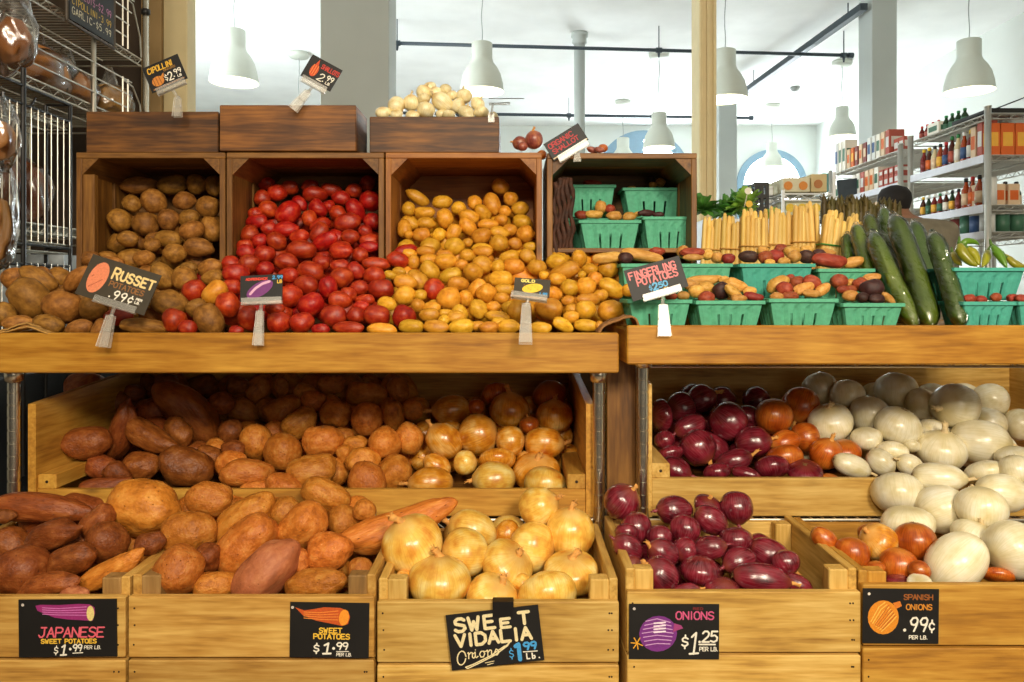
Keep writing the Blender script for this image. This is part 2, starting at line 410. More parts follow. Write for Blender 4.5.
# ---------------------------------------------------------------- produce: where each one lies (measured), kind, size, lean
# each block: x0, y0, scale, rows "kind x y long wide angle" ; onions "kind x y w h neck-direction"
POT = {}
POT['top'] = [
(100,160,7.314,'R 230 185 250 125 -5;R 235 320 140 120 20;R 395 300 185 165 15;R 530 180 195 135 -10;R 705 178 140 135 -30;R 830 190 160 105 80;R 620 300 155 135 -10;R 795 345 165 160 30;R 145 440 165 160 0;R 330 470 175 165 10;R 500 435 150 145 0;R 650 425 150 120 -15;R 675 515 170 140 -20;R 820 510 190 150 60;R 205 575 150 110 10;R 495 578 200 120 5;R 380 625 120 100 -20;R 725 640 210 130 5;R 548 680 160 140 0'),
(0,250,7.314,'R 290 215 270 150 30;R 220 355 310 240 50;R 455 410 260 210 10;R 680 420 190 175 20;R 30 470 190 150 60;R 140 535 210 115 0;R 365 545 210 140 15;R 580 568 190 115 -10;R 740 575 150 120 -50;R 560 215 260 120 -40;R 660 60 130 100 -10;r 870 490 200 125 0;R 790 100 260 110 0'),
(120,250,7.314,'R 175 60 150 110 0;R 310 190 200 150 60;R 505 130 130 90 0;R 475 215 180 160 30;R 660 130 180 130 -20;R 680 200 170 110 -10;r 545 300 165 160 0;y 695 310 190 150 -40;R 360 390 260 180 10;R 560 425 150 130 -20;r 400 520 185 165 60;r 500 570 130 115 0;R 655 510 240 190 55;R 170 560 310 115 5;R 215 375 150 110 30;r 815 105 140 120 0;r 850 170 180 140 0;r 820 270 140 110 0;r 790 400 180 165 60;r 945 100 140 130 0;r 940 500 190 140 80;r 850 595 110 80 0;r 920 20 110 80 0'),
(220,160,6.024,'r 260 145 100 85 0;r 345 200 110 100 30;r 420 165 100 80 0;r 230 230 100 90 0;r 292 297 120 100 10;r 180 325 90 80 0;r 225 370 140 90 0;r 410 320 160 130 -60;r 545 160 100 80 0;r 570 205 150 95 0;r 670 180 120 75 10;r 730 230 110 85 10;r 810 185 95 85 0;r 890 140 95 90 0;r 905 250 125 120 0;r 815 300 150 95 55;r 710 320 100 90 0;r 770 375 160 110 -10;r 920 370 100 100 0;r 875 430 85 75 0;r 905 490 125 85 0;r 590 290 120 90 45;r 540 355 110 85 70;r 480 265 105 80 45;r 655 280 85 75 0;r 605 395 130 85 -30;r 600 440 130 95 -60;r 180 450 110 105 0;r 295 415 95 90 0;r 400 420 150 95 0;r 480 460 120 80 -10;r 340 490 120 95 20;r 240 485 90 85 0;r 785 465 110 90 0;r 635 490 170 100 -25;r 485 520 150 75 0;r 730 530 130 80 0;r 150 520 100 80 0;r 255 545 90 60 0'),
(240,245,6.024,'r 40 45 120 85 20;r 150 55 120 100 0;r 60 110 120 100 30;r 155 145 105 95 0;r 20 160 80 75 0;r 370 30 170 105 0;r 280 100 140 95 10;r 610 40 140 90 0;r 725 60 95 90 0;r 495 105 105 90 20;r 425 160 160 115 15;r 295 180 120 90 0;r 400 240 145 115 10;r 305 305 135 130 0;r 865 40 150 80 -20;r 955 90 130 95 15;r 825 115 170 80 5;r 600 125 110 75 0;r 695 155 120 90 40;r 610 195 140 125 0;r 810 185 130 105 0;r 855 265 155 120 10;r 530 255 130 105 80;r 425 365 160 135 -40;r 600 330 140 100 10;r 650 300 100 90 0;r 720 260 115 90 0;r 755 330 120 70 0;r 730 370 100 70 0;r 565 425 150 130 0;r 370 470 145 125 -10;r 235 465 140 132 0;r 700 425 110 100 0;r 660 502 190 85 0;r 485 510 110 70 0;r 825 425 150 122 10;r 985 430 140 130 20;r 210 380 120 80 0;r 780 12 120 70 0'),
(390,170,6.4,'y 180 180 160 80 30;y 335 205 125 82 -5;y 120 250 90 85 60;y 220 275 135 80 0;y 130 340 115 78 30;y 235 340 115 75 5;y 60 380 120 90 80;y 350 310 125 105 80;y 440 245 95 85 0;y 540 210 95 90 0;y 505 300 130 90 20;y 500 365 135 95 50;y 595 275 120 85 50;y 655 215 150 100 60;y 705 110 110 95 30;y 770 185 95 85 0;y 735 265 80 75 0;y 835 250 110 90 0;y 715 320 85 75 0;y 845 330 120 90 0;y 630 350 130 70 0;y 700 400 130 75 10;y 765 385 95 80 0;y 870 410 115 110 0;y 205 415 115 92 0;y 315 415 88 85 0;y 405 400 110 90 -60;y 120 415 60 55 0;y 585 425 130 100 -20;y 700 470 120 112 0;y 500 465 65 60 0;y 800 470 90 75 0;y 900 490 80 60 0;y 255 490 130 108 -20;y 105 500 110 105 60;y 415 490 125 112 0;y 595 510 130 85 5;y 350 540 100 60 0'),
(360,250,6.4,'y 440 65 110 80 0;y 445 130 140 105 45;y 550 75 135 100 0;y 690 35 100 80 0;y 790 10 130 75 0;y 785 95 135 112 30;y 650 95 88 70 0;y 720 140 130 112 0;y 580 165 140 95 -20;y 885 110 90 90 0;y 960 45 130 85 -15;y 985 105 135 105 0;y 900 185 150 105 0;y 625 215 140 92 0;y 750 245 130 95 -50;y 810 275 130 112 0;y 575 310 150 145 0;y 675 310 105 90 60;y 920 250 115 70 0;y 640 400 115 90 40;y 755 380 130 115 60;y 855 365 95 75 0;y 910 310 95 80 0;y 880 425 160 70 5;y 365 190 140 110 40;y 290 205 150 100 10;y 250 140 90 60 0;y 195 160 80 55 20;y 345 80 90 75 80;y 285 290 135 118 -10;y 385 290 82 68 0;y 370 355 98 86 0;y 175 345 125 88 10;y 460 370 115 80 0;y 450 415 130 92 0;y 140 508 190 80 0;y 325 492 160 90 0;y 485 493 170 88 5;y 620 430 120 82 0;y 540 450 75 65 0;y 655 492 160 100 -5;y 755 488 95 65 0;y 825 498 120 78 0;y 550 405 90 55 0;y 890 465 95 70 0;y 950 492 150 92 0;y 960 370 110 92 0;y 315 25 95 70 0;y 420 10 120 70 0;r 470 250 132 130 0'),
(490,250,6.4,'y 240 40 110 92 30;y 300 110 120 98 -5;y 430 75 130 100 0;y 570 55 112 95 60;y 480 135 190 105 -20;y 430 185 110 75 0;y 345 160 65 55 0;y 640 125 100 75 0;y 760 120 132 122 10;y 675 185 100 92 0;y 510 245 112 110 0;y 615 235 130 120 80;y 775 245 170 110 30;y 410 280 110 85 20;y 710 290 92 76 0;y 500 325 85 65 0;y 625 318 150 80 0;y 610 385 130 122 0;y 770 388 160 130 -10;y 590 160 55 52 0;y 385 380 170 140 0;y 520 380 85 72 0;y 520 430 100 78 0;y 465 478 150 82 30;y 615 483 160 80 5;y 700 485 60 60 0;y 325 502 150 85 0;y 190 390 155 150 0;y 890 258 95 78 0;y 940 310 55 52 0'),
]
POT['mid_left'] = [
(50,370,5.12,'J 280 190 240 150 -25;J 430 120 110 90 0;J 535 215 145 140 0;J 190 370 230 160 -10;J 360 320 330 140 -65;J 520 340 300 130 25;J 470 490 170 140 5;J 720 230 420 190 50;J 665 320 170 120 50;J 700 490 270 190 10;J 265 500 150 120 20;J 350 530 150 100 40;J 290 592 240 95 -5;J 880 170 130 112 0;J 930 310 120 112 0;J 820 440 140 105 10;J 940 400 120 85 0;J 600 60 110 90 0;J 960 80 110 90 0'),
(220,370,5.12,'S 185 370 180 165 80;S 325 420 190 185 0;S 140 530 250 140 5;S 60 480 150 130 0;S 325 210 180 150 -30;S 410 270 180 140 -30;S 530 365 195 160 0;S 595 225 160 135 5;S 750 120 200 130 0;S 755 250 165 150 90;S 840 375 168 162 0;S 885 230 150 110 75;S 735 465 165 132 0;S 755 580 210 185 60;S 895 530 190 170 90;S 470 520 240 165 -10;S 590 525 130 130 0;S 190 610 170 85 -10;S 330 600 190 125 20;S 970 355 165 145 80;S 915 100 130 110 60;S 570 75 130 95 0;S 435 120 120 100 0;S 480 160 120 100 0;S 630 340 110 90 0;S 700 380 120 90 0;S 315 85 100 70 80;S 985 200 110 100 0;S 640 430 100 80 80'),
]
POT['front_left'] = [
(0,470,5.12,'J 200 195 520 150 5;J 270 340 340 150 -22;J 120 520 285 250 -10;J 370 460 250 150 -22;J 500 265 180 130 -45;J 545 365 210 192 0;S 745 190 350 270 0;J 770 375 150 110 -20;S 580 510 390 130 -30;J 250 598 330 130 -15;K 380 635 160 80 0;J 25 235 110 70 0'),
(150,470,5.12,'S 200 315 270 205 0;S 150 515 245 235 90;S 315 150 225 180 10;S 490 245 330 180 -35;S 500 380 330 240 -45;J 300 450 150 130 90;S 335 590 220 135 0;K 600 515 370 230 -45;S 785 285 275 210 -50;S 690 215 160 150 0;S 905 130 245 150 25;S 985 260 165 150 0;S 920 420 230 185 -10;S 850 585 320 155 -12;S 770 470 120 90 90'),
(320,480,5.247,'S 400 240 640 185 -20;S 235 160 115 110 0;S 210 470 130 115 0'),
]
ONI = {}
ONI['mid_left'] = [(400,370,5.12,'Y 265 205 200 150 180;Y 225 362 170 190 -130;Y 400 332 200 205;Y 560 205 200 170 -90;O 495 130 150 115;O 765 130 170 140;Y 790 235 180 160 -90;Y 565 365 142 155;Y 735 375 195 160 0;O 660 280 95 85 -100;V 335 475 120 122;Y 500 460 180 105;Y 190 490 150 112 -150;Y 160 578 220 160 180;V 480 560 210 172 180;Y 640 450 95 65;Y 700 520 240 150 -90;V 745 585 212 172;O 390 190 85 80')]
ONI['bin3'] = [(370,480,4.096,'V 173 263 235 222 -110;V 285 410 250 190 -90;V 385 300 182 190;V 420 210 200 165 200;V 690 110 160 156 -30;V 820 215 188 200 -90;V 662 275 180 200;V 565 350 215 152 -50;V 825 378 215 142 -90;V 500 488 210 176 -60;V 725 468 230 172;Y 560 220 95 110;Y 140 400 70 62;V 625 425 95 78 20')]
ONI['bin4'] = [(590,470,4.096,'N 130 130 145 140 -55;N 345 165 145 115 185;N 495 205 142 108 30;N 600 155 130 126 90;N 480 145 110 72 -80;N 190 235 125 120 80;N 150 255 92 70;N 390 245 125 112 110;N 285 275 100 92;N 155 315 130 100 -150;N 300 340 140 110 -150;N 175 395 92 82;N 285 430 150 140 -140;N 390 330 95 105;N 450 415 160 120;N 490 320 132 95 -20;N 600 285 130 95;N 610 375 142 112 170;N 740 350 165 120 25;N 800 380 115 100;N 700 445 222 120 5;N 545 500 150 100;N 385 505 132 75 -20;N 850 470 115 78 20')]
ONI['mid_right'] = [
(650,370,5.12,'N 60 230 95 160;N 160 190 150 150;N 265 150 150 140 -30;N 400 265 190 192 40;N 500 240 130 112 10;N 205 290 170 120 160;N 245 395 180 170 50;N 75 360 100 92;N 100 430 140 80;N 130 510 160 122 20;N 430 465 180 112 -20;N 340 525 140 92;N 530 370 172 150 -15;N 490 530 140 70 10;N 625 500 172 112;N 790 520 172 86;O 635 235 180 172;O 770 180 172 180 120;O 690 370 152 120 170;O 690 450 182 122;O 795 345 135 150;W 870 95 170 160;W 925 265 208 170 -110;O 900 425 152 160 -80'),
(824,370,5.12,'W 120 130 165 150 90;W 235 225 190 175;W 370 105 200 172;W 380 290 212 185;W 500 175 150 160;W 670 185 220 222 180;W 555 315 150 122;W 215 350 152 105;W 350 420 150 102;W 450 390 80 60;W 600 410 230 190 -90;W 800 370 272 222 5;W 140 490 190 112 20;W 290 470 140 122 40;W 440 490 152 112 -150;W 590 550 240 142 0;W 830 530 200 122;W 960 440 160 92;W 985 515 152 150;O 110 420 150 122;O 30 560 90 50'),
]
ONI['bin5'] = [(804,470,4.655,'W 435 110 225 182;W 640 182 215 215 -30;W 825 175 210 182;W 920 108 240 170 190;W 485 250 225 145;W 970 370 230 255;W 790 315 200 135 -60;W 710 430 302 222 140;O 520 335 180 170 90;O 95 320 120 92 30;O 225 385 150 137;Y 345 335 150 170 -140;O 295 290 82 72;O 440 440 160 150;O 535 470 92 92;W 540 530 110 50;N 440 518 110 52;O 900 490 130 65;O 330 455 90 60')]
ONI['cipollini'] = [(355,75,6.4,'C 265 195 105 112;C 180 240 100 70;C 360 180 102 100 -90;C 440 110 92 90 -60;C 480 78 82 64;C 515 115 82 76;C 580 95 76 72;C 560 175 140 112 -140;C 440 155 82 62;C 700 135 100 92 -100;C 660 200 92 92;C 785 185 90 82 -60;C 455 225 112 102;C 370 258 84 56;C 265 252 82 56;C 600 256 82 56;C 550 252 66 56;C 710 240 100 84 -70;C 810 242 92 76;C 725 268 76 50;C 885 262 60 52;C 620 130 70 60')]
ONI['shallots'] = [(490,80,6.82,'H 300 410 118 120 -100;H 205 432 100 90 190;H 222 452 70 62;O 352 512 66 62;O 770 465 66 54;H 700 478 80 44 200;H 745 476 66 40')]

def lin(y, pts):
    if y >= pts[0][0]: 
        a, b = pts[0], pts[1]
        return a[1] + (y - a[0]) * (b[1] - a[1]) / (b[0] - a[0]) if False else a[1]
    for a, b in zip(pts, pts[1:]):
        if y >= b[0]:
            return a[1] + (y - a[0]) * (b[1] - a[1]) / (b[0] - a[0])
    return pts[-1][1]
SURF = {
 'top': [(327, 1.675), (262, 1.93), (180, 2.17)],
 'mid_left': [(486, 1.80), (440, 1.92), (385, 2.16)],
 'mid_right': [(476, 1.80), (440, 1.92), (380, 2.14)],
 'front_left': [(588, 1.415), (540, 1.50), (500, 1.62), (470, 1.72)],
 'bin3': [(592, 1.41), (545, 1.50), (505, 1.63)],
 'bin4': [(590, 1.41), (545, 1.50), (510, 1.61), (500, 1.64)],
 'bin5': [(585, 1.43), (545, 1.50), (510, 1.60), (490, 1.66)],
 'cipollini': [(118, 2.04), (86, 2.10)],
 'shallots': [(160, 2.03), (130, 2.04)],
}
# baskets: box = x0, x1, rim y, bottom y, D of front face; items: zoom block
BASKETS = [
 dict(id='basket behind price card', label='green basket behind the fingerling price card', box=(629, 691, 300, 330.5, 1.655), col='g', items=(560,230,4.876,'y 380 330 45 40 0;f 600 320 60 40 0;g 540 322 60 40 0;f 460 322 70 42 10')),
 dict(id='basket right of price card', label='green basket of fingerlings right of the price card', box=(697, 764, 301, 330.5, 1.655), items=(560,230,4.876,'f 700 245 200 48 -5;f 802 245 52 42 0;f 860 270 125 62 15;f 665 300 75 58 0;f 715 285 85 60 0;p 790 297 92 84 0;g 715 332 80 66 -10;f 850 312 110 54 40;f 925 300 66 46 0;g 945 326 92 42 10;f 870 335 80 44 0;f 640 270 80 50 20')),
 dict(id='basket with red and tan', label='green basket with red and tan potatoes, third from the card', box=(772, 838, 299, 330.5, 1.655), yaw=-3, items=(740,230,4.876,'f 185 265 115 72 -35;g 220 287 78 68 0;g 245 237 48 42 0;g 278 255 74 60 0;g 350 255 92 62 20;f 310 287 105 58 -20;f 180 325 64 42 0;f 350 310 84 42 0;f 402 290 84 50 -40;g 245 322 76 44 0')),
 dict(id='basket beside the cucumbers', label='green basket with large purple potato beside the cucumbers', box=(841, 903, 303.5, 330.5, 1.655), yaw=4, items=(740,230,4.876,'g 480 250 84 72 0;f 540 258 48 42 0;g 590 267 80 68 0;p 645 285 112 92 0;f 640 235 92 46 -10;f 540 322 78 54 0;p 600 330 66 50 0;p 665 337 78 50 0;f 725 335 84 36 40;g 505 292 64 40 0;g 540 290 60 40 0')),
 dict(id='back basket behind price card', label='teal basket corner at the left, behind the price card', box=(622, 672, 264, 300, 1.83), items=(560,230,4.876,'f 235 135 145 54 -5;p 320 137 72 54 0;f 400 125 195 58 10;g 475 105 74 42 0')),
 dict(id='back basket under short asparagus', label='green basket in second row below the short asparagus', box=(677, 733, 264, 299, 1.83), yaw=-4, items=(560,230,4.876,'f 600 105 64 62 -60;g 645 110 115 48 -5;f 720 120 54 52 0;f 770 135 64 52 0;g 822 140 64 52 0;f 650 134 94 34 0')),
 dict(id='back basket of dark potatoes', label='green basket in second row with dark and red potatoes', box=(741, 814, 264, 300, 1.82), col='b', items=(740,230,4.876,'p 45 130 92 58 0;g 125 135 74 62 0;g 200 95 64 52 0;g 172 128 78 62 0;f 255 105 82 56 0;f 265 130 64 60 0;p 325 130 74 66 0;f 215 153 64 36 0;f 145 158 50 32 0;f 110 100 60 40 0;f 325 95 70 40 0')),
 dict(id='back basket of long red', label='green basket in second row, rightmost with long red potato', box=(819, 874, 269, 302, 1.82), items=(740,230,4.876,'p 385 115 64 44 0;g 440 150 165 72 5;f 555 158 94 54 -15;g 390 150 60 50 0;f 420 112 90 40 0')),
 dict(id='front left crate basket', label='green basket front left inside the fourth crate', box=(580, 640, 220.5, 249, 2.03), dp=0.105, items=(550,150,6.82,'f 345 392 94 82 80;g 410 402 70 62 0;f 440 450 104 64 0;g 225 442 110 56 0;f 300 440 114 56 0;f 540 455 94 58 -10;f 600 437 56 36 0')),
 dict(id='front right crate basket', label='green basket front right inside the fourth crate', box=(644, 694, 217, 249, 2.03), dp=0.105, items=(550,150,6.82,'p 660 430 120 46 0;p 740 440 80 40 0')),
 dict(id='back left crate basket', label='green basket back left inside the fourth crate', box=(566, 615, 185, 216.3, 2.145), dp=0.1, items=(550,150,6.82,'g 290 227 120 46 0')),
 dict(id='back right crate basket', label='green basket back right inside the fourth crate', box=(624, 684, 188, 217, 2.145), dp=0.1, items=(550,150,6.82,'f 555 268 62 44 0;f 700 240 54 44 0;f 755 222 66 58 0;p 690 195 50 44 0')),
 dict(label='green basket stacked under the back left one', box=(566, 615, 218.5, 251, 2.145), dp=0.1, items=None),
 dict(label='green basket stacked under the back right one', box=(624, 684, 219, 251, 2.145), dp=0.1, items=None),
 dict(label='green basket heaped with long peppers at far right', box=(955, 1026, 268, 300, 1.715), col='b', items=None),
 dict(id='basket under the peppers', label='lower green basket under the pepper basket', box=(964, 1015, 302, 330.5, 1.655), col='b', dp=0.1, items=(900,220,5.69,'g 395 448 70 50 0;g 545 440 60 50 0;g 460 452 60 44 0')),
 dict(id='far right edge basket', label='green basket cut off at the far right edge', box=(1019, 1080, 302, 330.5, 1.655), col='b', dp=0.1, items=(900,220,5.69,'g 650 445 90 50 0;g 700 448 90 50 0')),
]
ITEMS = []
def parse():
    for bi, b in enumerate(BASKETS):
        if not b['items']: continue
        x0, y0, s, txt = b['items']
        xa, xb, yr, yb, D = b['box']
        for row in txt.split(';'):
            q = row.split(); v = [float(a) for a in q[1:]]
            px, py = x0 + v[0] / s, y0 + v[1] / s
            ITEMS.append(dict(k=q[0], px=px, py=py, g='basket%d' % bi, s='basket', oni=False, fill=False, L=v[2] / s, W=v[3] / s, ang=v[4], tilt=random.uniform(-12, 12),
                D0=D + 0.03 + max(0, (yr - py)) * 0.0042, fr=D + 0.004, bk=D + 0.15, bas=b))
    for table, oni in ((POT, False), (ONI, True)):
        for g, blocks in table.items():
            for (x0, y0, s, txt) in blocks:
                for row in txt.split(';'):
                    q = row.split()
                    v = [float(a) for a in q[1:]]
                    px, py = x0 + v[0] / s, y0 + v[1] / s
                    it = dict(k=q[0], px=px, py=py, g=g, oni=oni, fill=False)
                    if oni:
                        w, h = v[2] / s, v[3] / s
                        if len(v) > 4: n = v[4]; it['neck'] = True
                        else:
                            n = random.choice([-90, 90]) if h < w else random.choice([0, 180]); n += random.uniform(-20, 20); it['neck'] = False
                        pol, eq = (w, h) if abs(math.cos(R(n))) > 0.7 else (h, w)
                        it.update(L=pol, W=eq, ang=n, tilt=random.uniform(-35, 35) if not it['neck'] else random.uniform(0, 30))
                    else:
                        it.update(L=v[2] / s, W=v[3] / s, ang=v[4], tilt=random.uniform(-18, 18))
                    surf = g
                    if g == 'front_left' and px > 350 and it['L'] > 100: pass
                    if g == 'mid_right' and py > 470 and px > 885: surf = 'bin5'
                    it['D0'] = lin(py, SURF[surf])
                    it['s'] = surf
                    ITEMS.append(it)
parse()
# the ones deeper in each pile, half seen between the others
def fill(g, kinds, x0, x1, y0, y1, size, step, off):
    y = y0
    while y < y1:
        x = x0 + random.uniform(0, step)
        while x < x1:
            k = kinds(x, y) if callable(kinds) else kinds
            if k:
                s = size * random.uniform(0.85, 1.15)
                oni = k in 'YOVNWCH'
                ITEMS.append(dict(k=k, px=x, py=y, g=g, s=g, oni=oni, fill=True, neck=False, L=s * (1.0 if oni else 1.25), W=s, ang=random.uniform(-50, 50), tilt=random.uniform(-20, 20), D0=lin(y, SURF[g]) + off * random.uniform(0.9, 1.2)))
            x += step * random.uniform(0.85, 1.15)
        y += step * 0.8
def ktop(x, y):
    if y < 218: return None
    if y < 262 and (216 < x < 236 or 376 < x < 398): return None
    if x > 541: return 'y' if (y > 255 and x < 620) else None
    a = 215 - (y - 250) * 0.45 if y > 250 else 226
    b = 385 if y < 255 else 385 + (y - 255) * 0.1
    if x < a: return 'R' if (x > 100 or y > 275) else None
    if x < b: return 'r'
    return 'y' if y > 205 or x > 470 else None
fill('top', ktop, 8, 618, 190, 322, 21, 22, 0.085)
fill('mid_left', lambda x, y: 'J' if x < 215 else ('S' if x < 400 else 'Y') if y > 395 or x < 400 else None, 75, 575, 388, 478, 27, 29, 0.10)
fill('mid_right', lambda x, y: 'N' if x < 760 else ('O' if x < 800 else 'W') if y > 400 or x > 800 else None, 665, 1020, 400, 472, 30, 31, 0.11)
fill('front_left', lambda x, y: 'J' if x < 120 else 'S', 5, 362, 515, 582, 36, 38, 0.11)
fill('bin3', 'V', 396, 590, 535, 585, 42, 44, 0.10)
fill('bin4', 'N', 632, 765, 548, 580, 28, 30, 0.09)
fill('bin5', lambda x, y: 'O' if x < 930 else 'W', 845, 1020, 556, 576, 34, 36, 0.10)

def settle():
    """each item keeps its line of sight roughly; depths are separated until the bodies no longer cross"""
    n = len(ITEMS)
    D = np.array([i['D0'] for i in ITEMS]); D0 = D.copy()
    px = np.array([i['px'] for i in ITEMS]); py = np.array([i['py'] for i in ITEMS])
    D += 0.0005 * (np.random.RandomState(3).rand(n) - 0.5)
    # larger boxes in the picture plane that are lower lie nearer
    inv = np.array([2.5 if i['fill'] else 1.0 for i in ITEMS])
    sp = []; own = []
    for idx, i in enumerate(ITEMS):
        a, b = i['L'] / 2, i['W'] / 2
        if i['oni']: 
            sp.append((0, 0, 0, (a + b) / 2)); own.append(idx); continue
        m = 1 if a / b < 1.18 else (2 if a / b < 1.5 else 3 if a / b < 2.4 else 5)
        for k in range(m):
            t = 0 if m == 1 else (k / (m - 1) * 2 - 1) * (a - b)
            rr = b * (0.97 if m < 3 else (1.0 if k not in (0, m - 1) else 0.85))
            sp.append((math.cos(R(i['ang'])) * t, math.sin(R(i['ang'])) * t, math.sin(R(i['tilt'])) * t, rr)); own.append(idx)
    sp = np.array(sp); own = np.array(own)
    #grp = np.array([['top', 'mid_left', 'mid_right', 'front_left', 'bin3', 'bin4', 'bin5', 'cipollini', 'shallots'].index(i['g']) for i in ITEMS])
    front = {'top': 1.628, 'mid_left': 1.75, 'mid_right': 1.75, 'front_left': 1.372, 'bin3': 1.372, 'bin4': 1.372, 'bin5': 1.372, 'cipollini': 2.0, 'shallots': 1.99}
    back = {'top': 2.235, 'mid_left': 2.27, 'mid_right': 2.27, 'front_left': 1.80, 'bin3': 1.78, 'bin4': 1.76, 'bin5': 1.78, 'cipollini': 2.22, 'shallots': 2.2}
    fr = np.array([i['fr'] if 'fr' in i else front[i['s']] for i in ITEMS]); bk = np.array([i['bk'] if 'bk' in i else back[i['s']] for i in ITEMS])
    half = np.array([i['W'] / 2 for i in ITEMS])
    bp = np.zeros(n); 
    for it in range(160):
        d = D[own]
        x = (px[own] + sp[:, 0] - VX) / F * d; z = -(py[own] + sp[:, 1] - VY) / F * d
        y = d + sp[:, 2] / F * d; r = sp[:, 3] / F * d
        dx = x[:, None] - x[None]; dz = z[:, None] - z[None]; dy = y[:, None] - y[None]
        rr = (r[:, None] + r[None]) * 0.93
        lat2 = dx * dx + dz * dz
        need = np.sqrt(np.maximum(rr * rr - lat2, 0))
        m = (need > np.abs(dy)) & (own[:, None] != own[None])
        push = np.where(m, need - np.abs(dy), 0)
        sgn = np.where(dy == 0, 1, np.sign(dy))
        mv = push * sgn
        acc = np.zeros(n); cnt = np.zeros(n)
        w = inv[own][:, None] / (inv[own][:, None] + inv[own][None])
        tot = mv * w
        np.add.at(acc, own, tot.sum(1)); np.add.at(cnt, own, m.sum(1))
        D += acc / np.maximum(cnt, 1) * 0.8
        D += (D0 - D) * (0.03 if it < 110 else 0.0)
        hd = half / F * D
        D = np.maximum(D, fr + hd); D = np.minimum(D, np.maximum(bk - hd, fr + hd))
    for i, v in zip(ITEMS, D): i['D'] = float(v)
settle()

# ---------------------------------------------------------------- produce: shapes
def lumpy(seed, kind):
    bm = bmesh.new()
    bmesh.ops.create_icosphere(bm, subdivisions=4 if kind in ('sweet', 'long') else 3, radius=1.0)
    rnd = random.Random(seed)
    off = Vector((seed * 3.7, seed * 1.3, seed * 2.1))
    bend = rnd.uniform(-0.35, 0.35); tap = rnd.uniform(0.1, 0.35); bulge = rnd.uniform(-0.12, 0.12)
    for v in bm.verts:
        c = v.co.copy()
        if kind == 'round': 
            a = 0.10; p = 0.0
        elif kind == 'oval': a = 0.09; p = 0.05
        elif kind == 'sweet': a = 0.10; p = 0.07
        else: a = 0.10; p = 0.16
        d = noise.noise(c * 1.1 + off) * a * 1.6 + noise.noise(c * 2.6 + off) * a * 0.55
        c *= (1 + d)
        if p:
            t = v.co.x
            r = (1 + t * t) ** (0.42 if kind in ('sweet', 'long') else 0.2) * (1 - p * max(0, abs(t)) ** 2.2) + bulge * t * 0.7
            if kind in ('sweet', 'long'): r *= 1 - tap * (0.6 if kind == 'sweet' else 1) * (t * 0.5 + 0.5) ** 2
            c.y *= r; c.z *= r
        if kind == 'sweet': c.z += bend * 0.45 * (v.co.x ** 2 - 0.35)
        if kind == 'long': c.z += bend * 1.6 * (v.co.x ** 2 - 0.35)
        v.co = c
    if kind == 'long':      # thin root tail at one end
        for v in bm.verts:
            if v.co.x > 0.97 and seed % 3 == 1: v.co.x += (v.co.x - 0.95) * 2.0; v.co.y *= 0.7; v.co.z *= 0.7
    # eyes / dimples
    for _ in range(5 if kind != 'long' else 8):
        q = Vector((rnd.uniform(-0.8, 0.8), rnd.uniform(-1, 1), rnd.uniform(-1, 1)))
        if q.length < 0.1: continue
        q.normalize()
        for v in bm.verts:
            dd = (v.co.normalized() - q).length
            if dd < 0.22: v.co *= 1 - 0.05 * (1 - dd / 0.22)
    for f in bm.faces: f.smooth = True
    return bm
MESH = {}
def mesh_of(kind, seed, mat):
    key = (kind, seed, mat.name)
    if key not in MESH:
        me = bpy.data.meshes.new(mat.name.replace('_skin', ''))
        bm = lumpy(seed, kind); bm.to_mesh(me); bm.free()
        me.materials.append(mat); MESH[key] = me
    return MESH[key]
def onion_mesh(seed, mat, neck):
    key = ('onion', seed, mat.name, neck)
    if key in MESH: return MESH[key]
    rnd = random.Random(seed); m = MB()
    pr = []
    N = 18
    for i in range(N + 1):
        t = i / N; th = PI * t
        x = math.cos(PI - th)                     # -1 root .. +1 neck
        r = math.sin(th) ** (0.92)
        if x > 0.7: r = r * (1 - 0.22 * ((x - 0.7) / 0.3))
        if i == 0: r = 0.0; x = -0.96
        if i == N: r = 0.0
        if neck and x > 0.9: x += 0.03
        pr.append((r, x))
    M = Matrix(((0, 0, 1), (0, 1, 0), (-1, 0, 0)))   # z -> x
    m.lathe([(max(r, 1e-5), z) for r, z in pr], n=28, M=M)
    off = Vector((seed * 5.1, 2.2, seed))
    for v in m.bm.verts:
        d = noise.noise(v.co * 0.9 + off) * 0.07
        a = math.atan2(v.co.y, v.co.z)
        d += 0.006 * math.sin(a * 14 + seed)
        v.co *= 1 + d
    me = bpy.data.meshes.new('onion'); 
    bmesh.ops.remove_doubles(m.bm, verts=m.bm.verts, dist=1e-4)
    bmesh.ops.recalc_face_normals(m.bm, faces=m.bm.faces)
    for f in m.bm.faces: f.smooth = True
    m.bm.to_mesh(me); m.bm.free(); me.materials.append(mat); MESH[key] = me
    return me
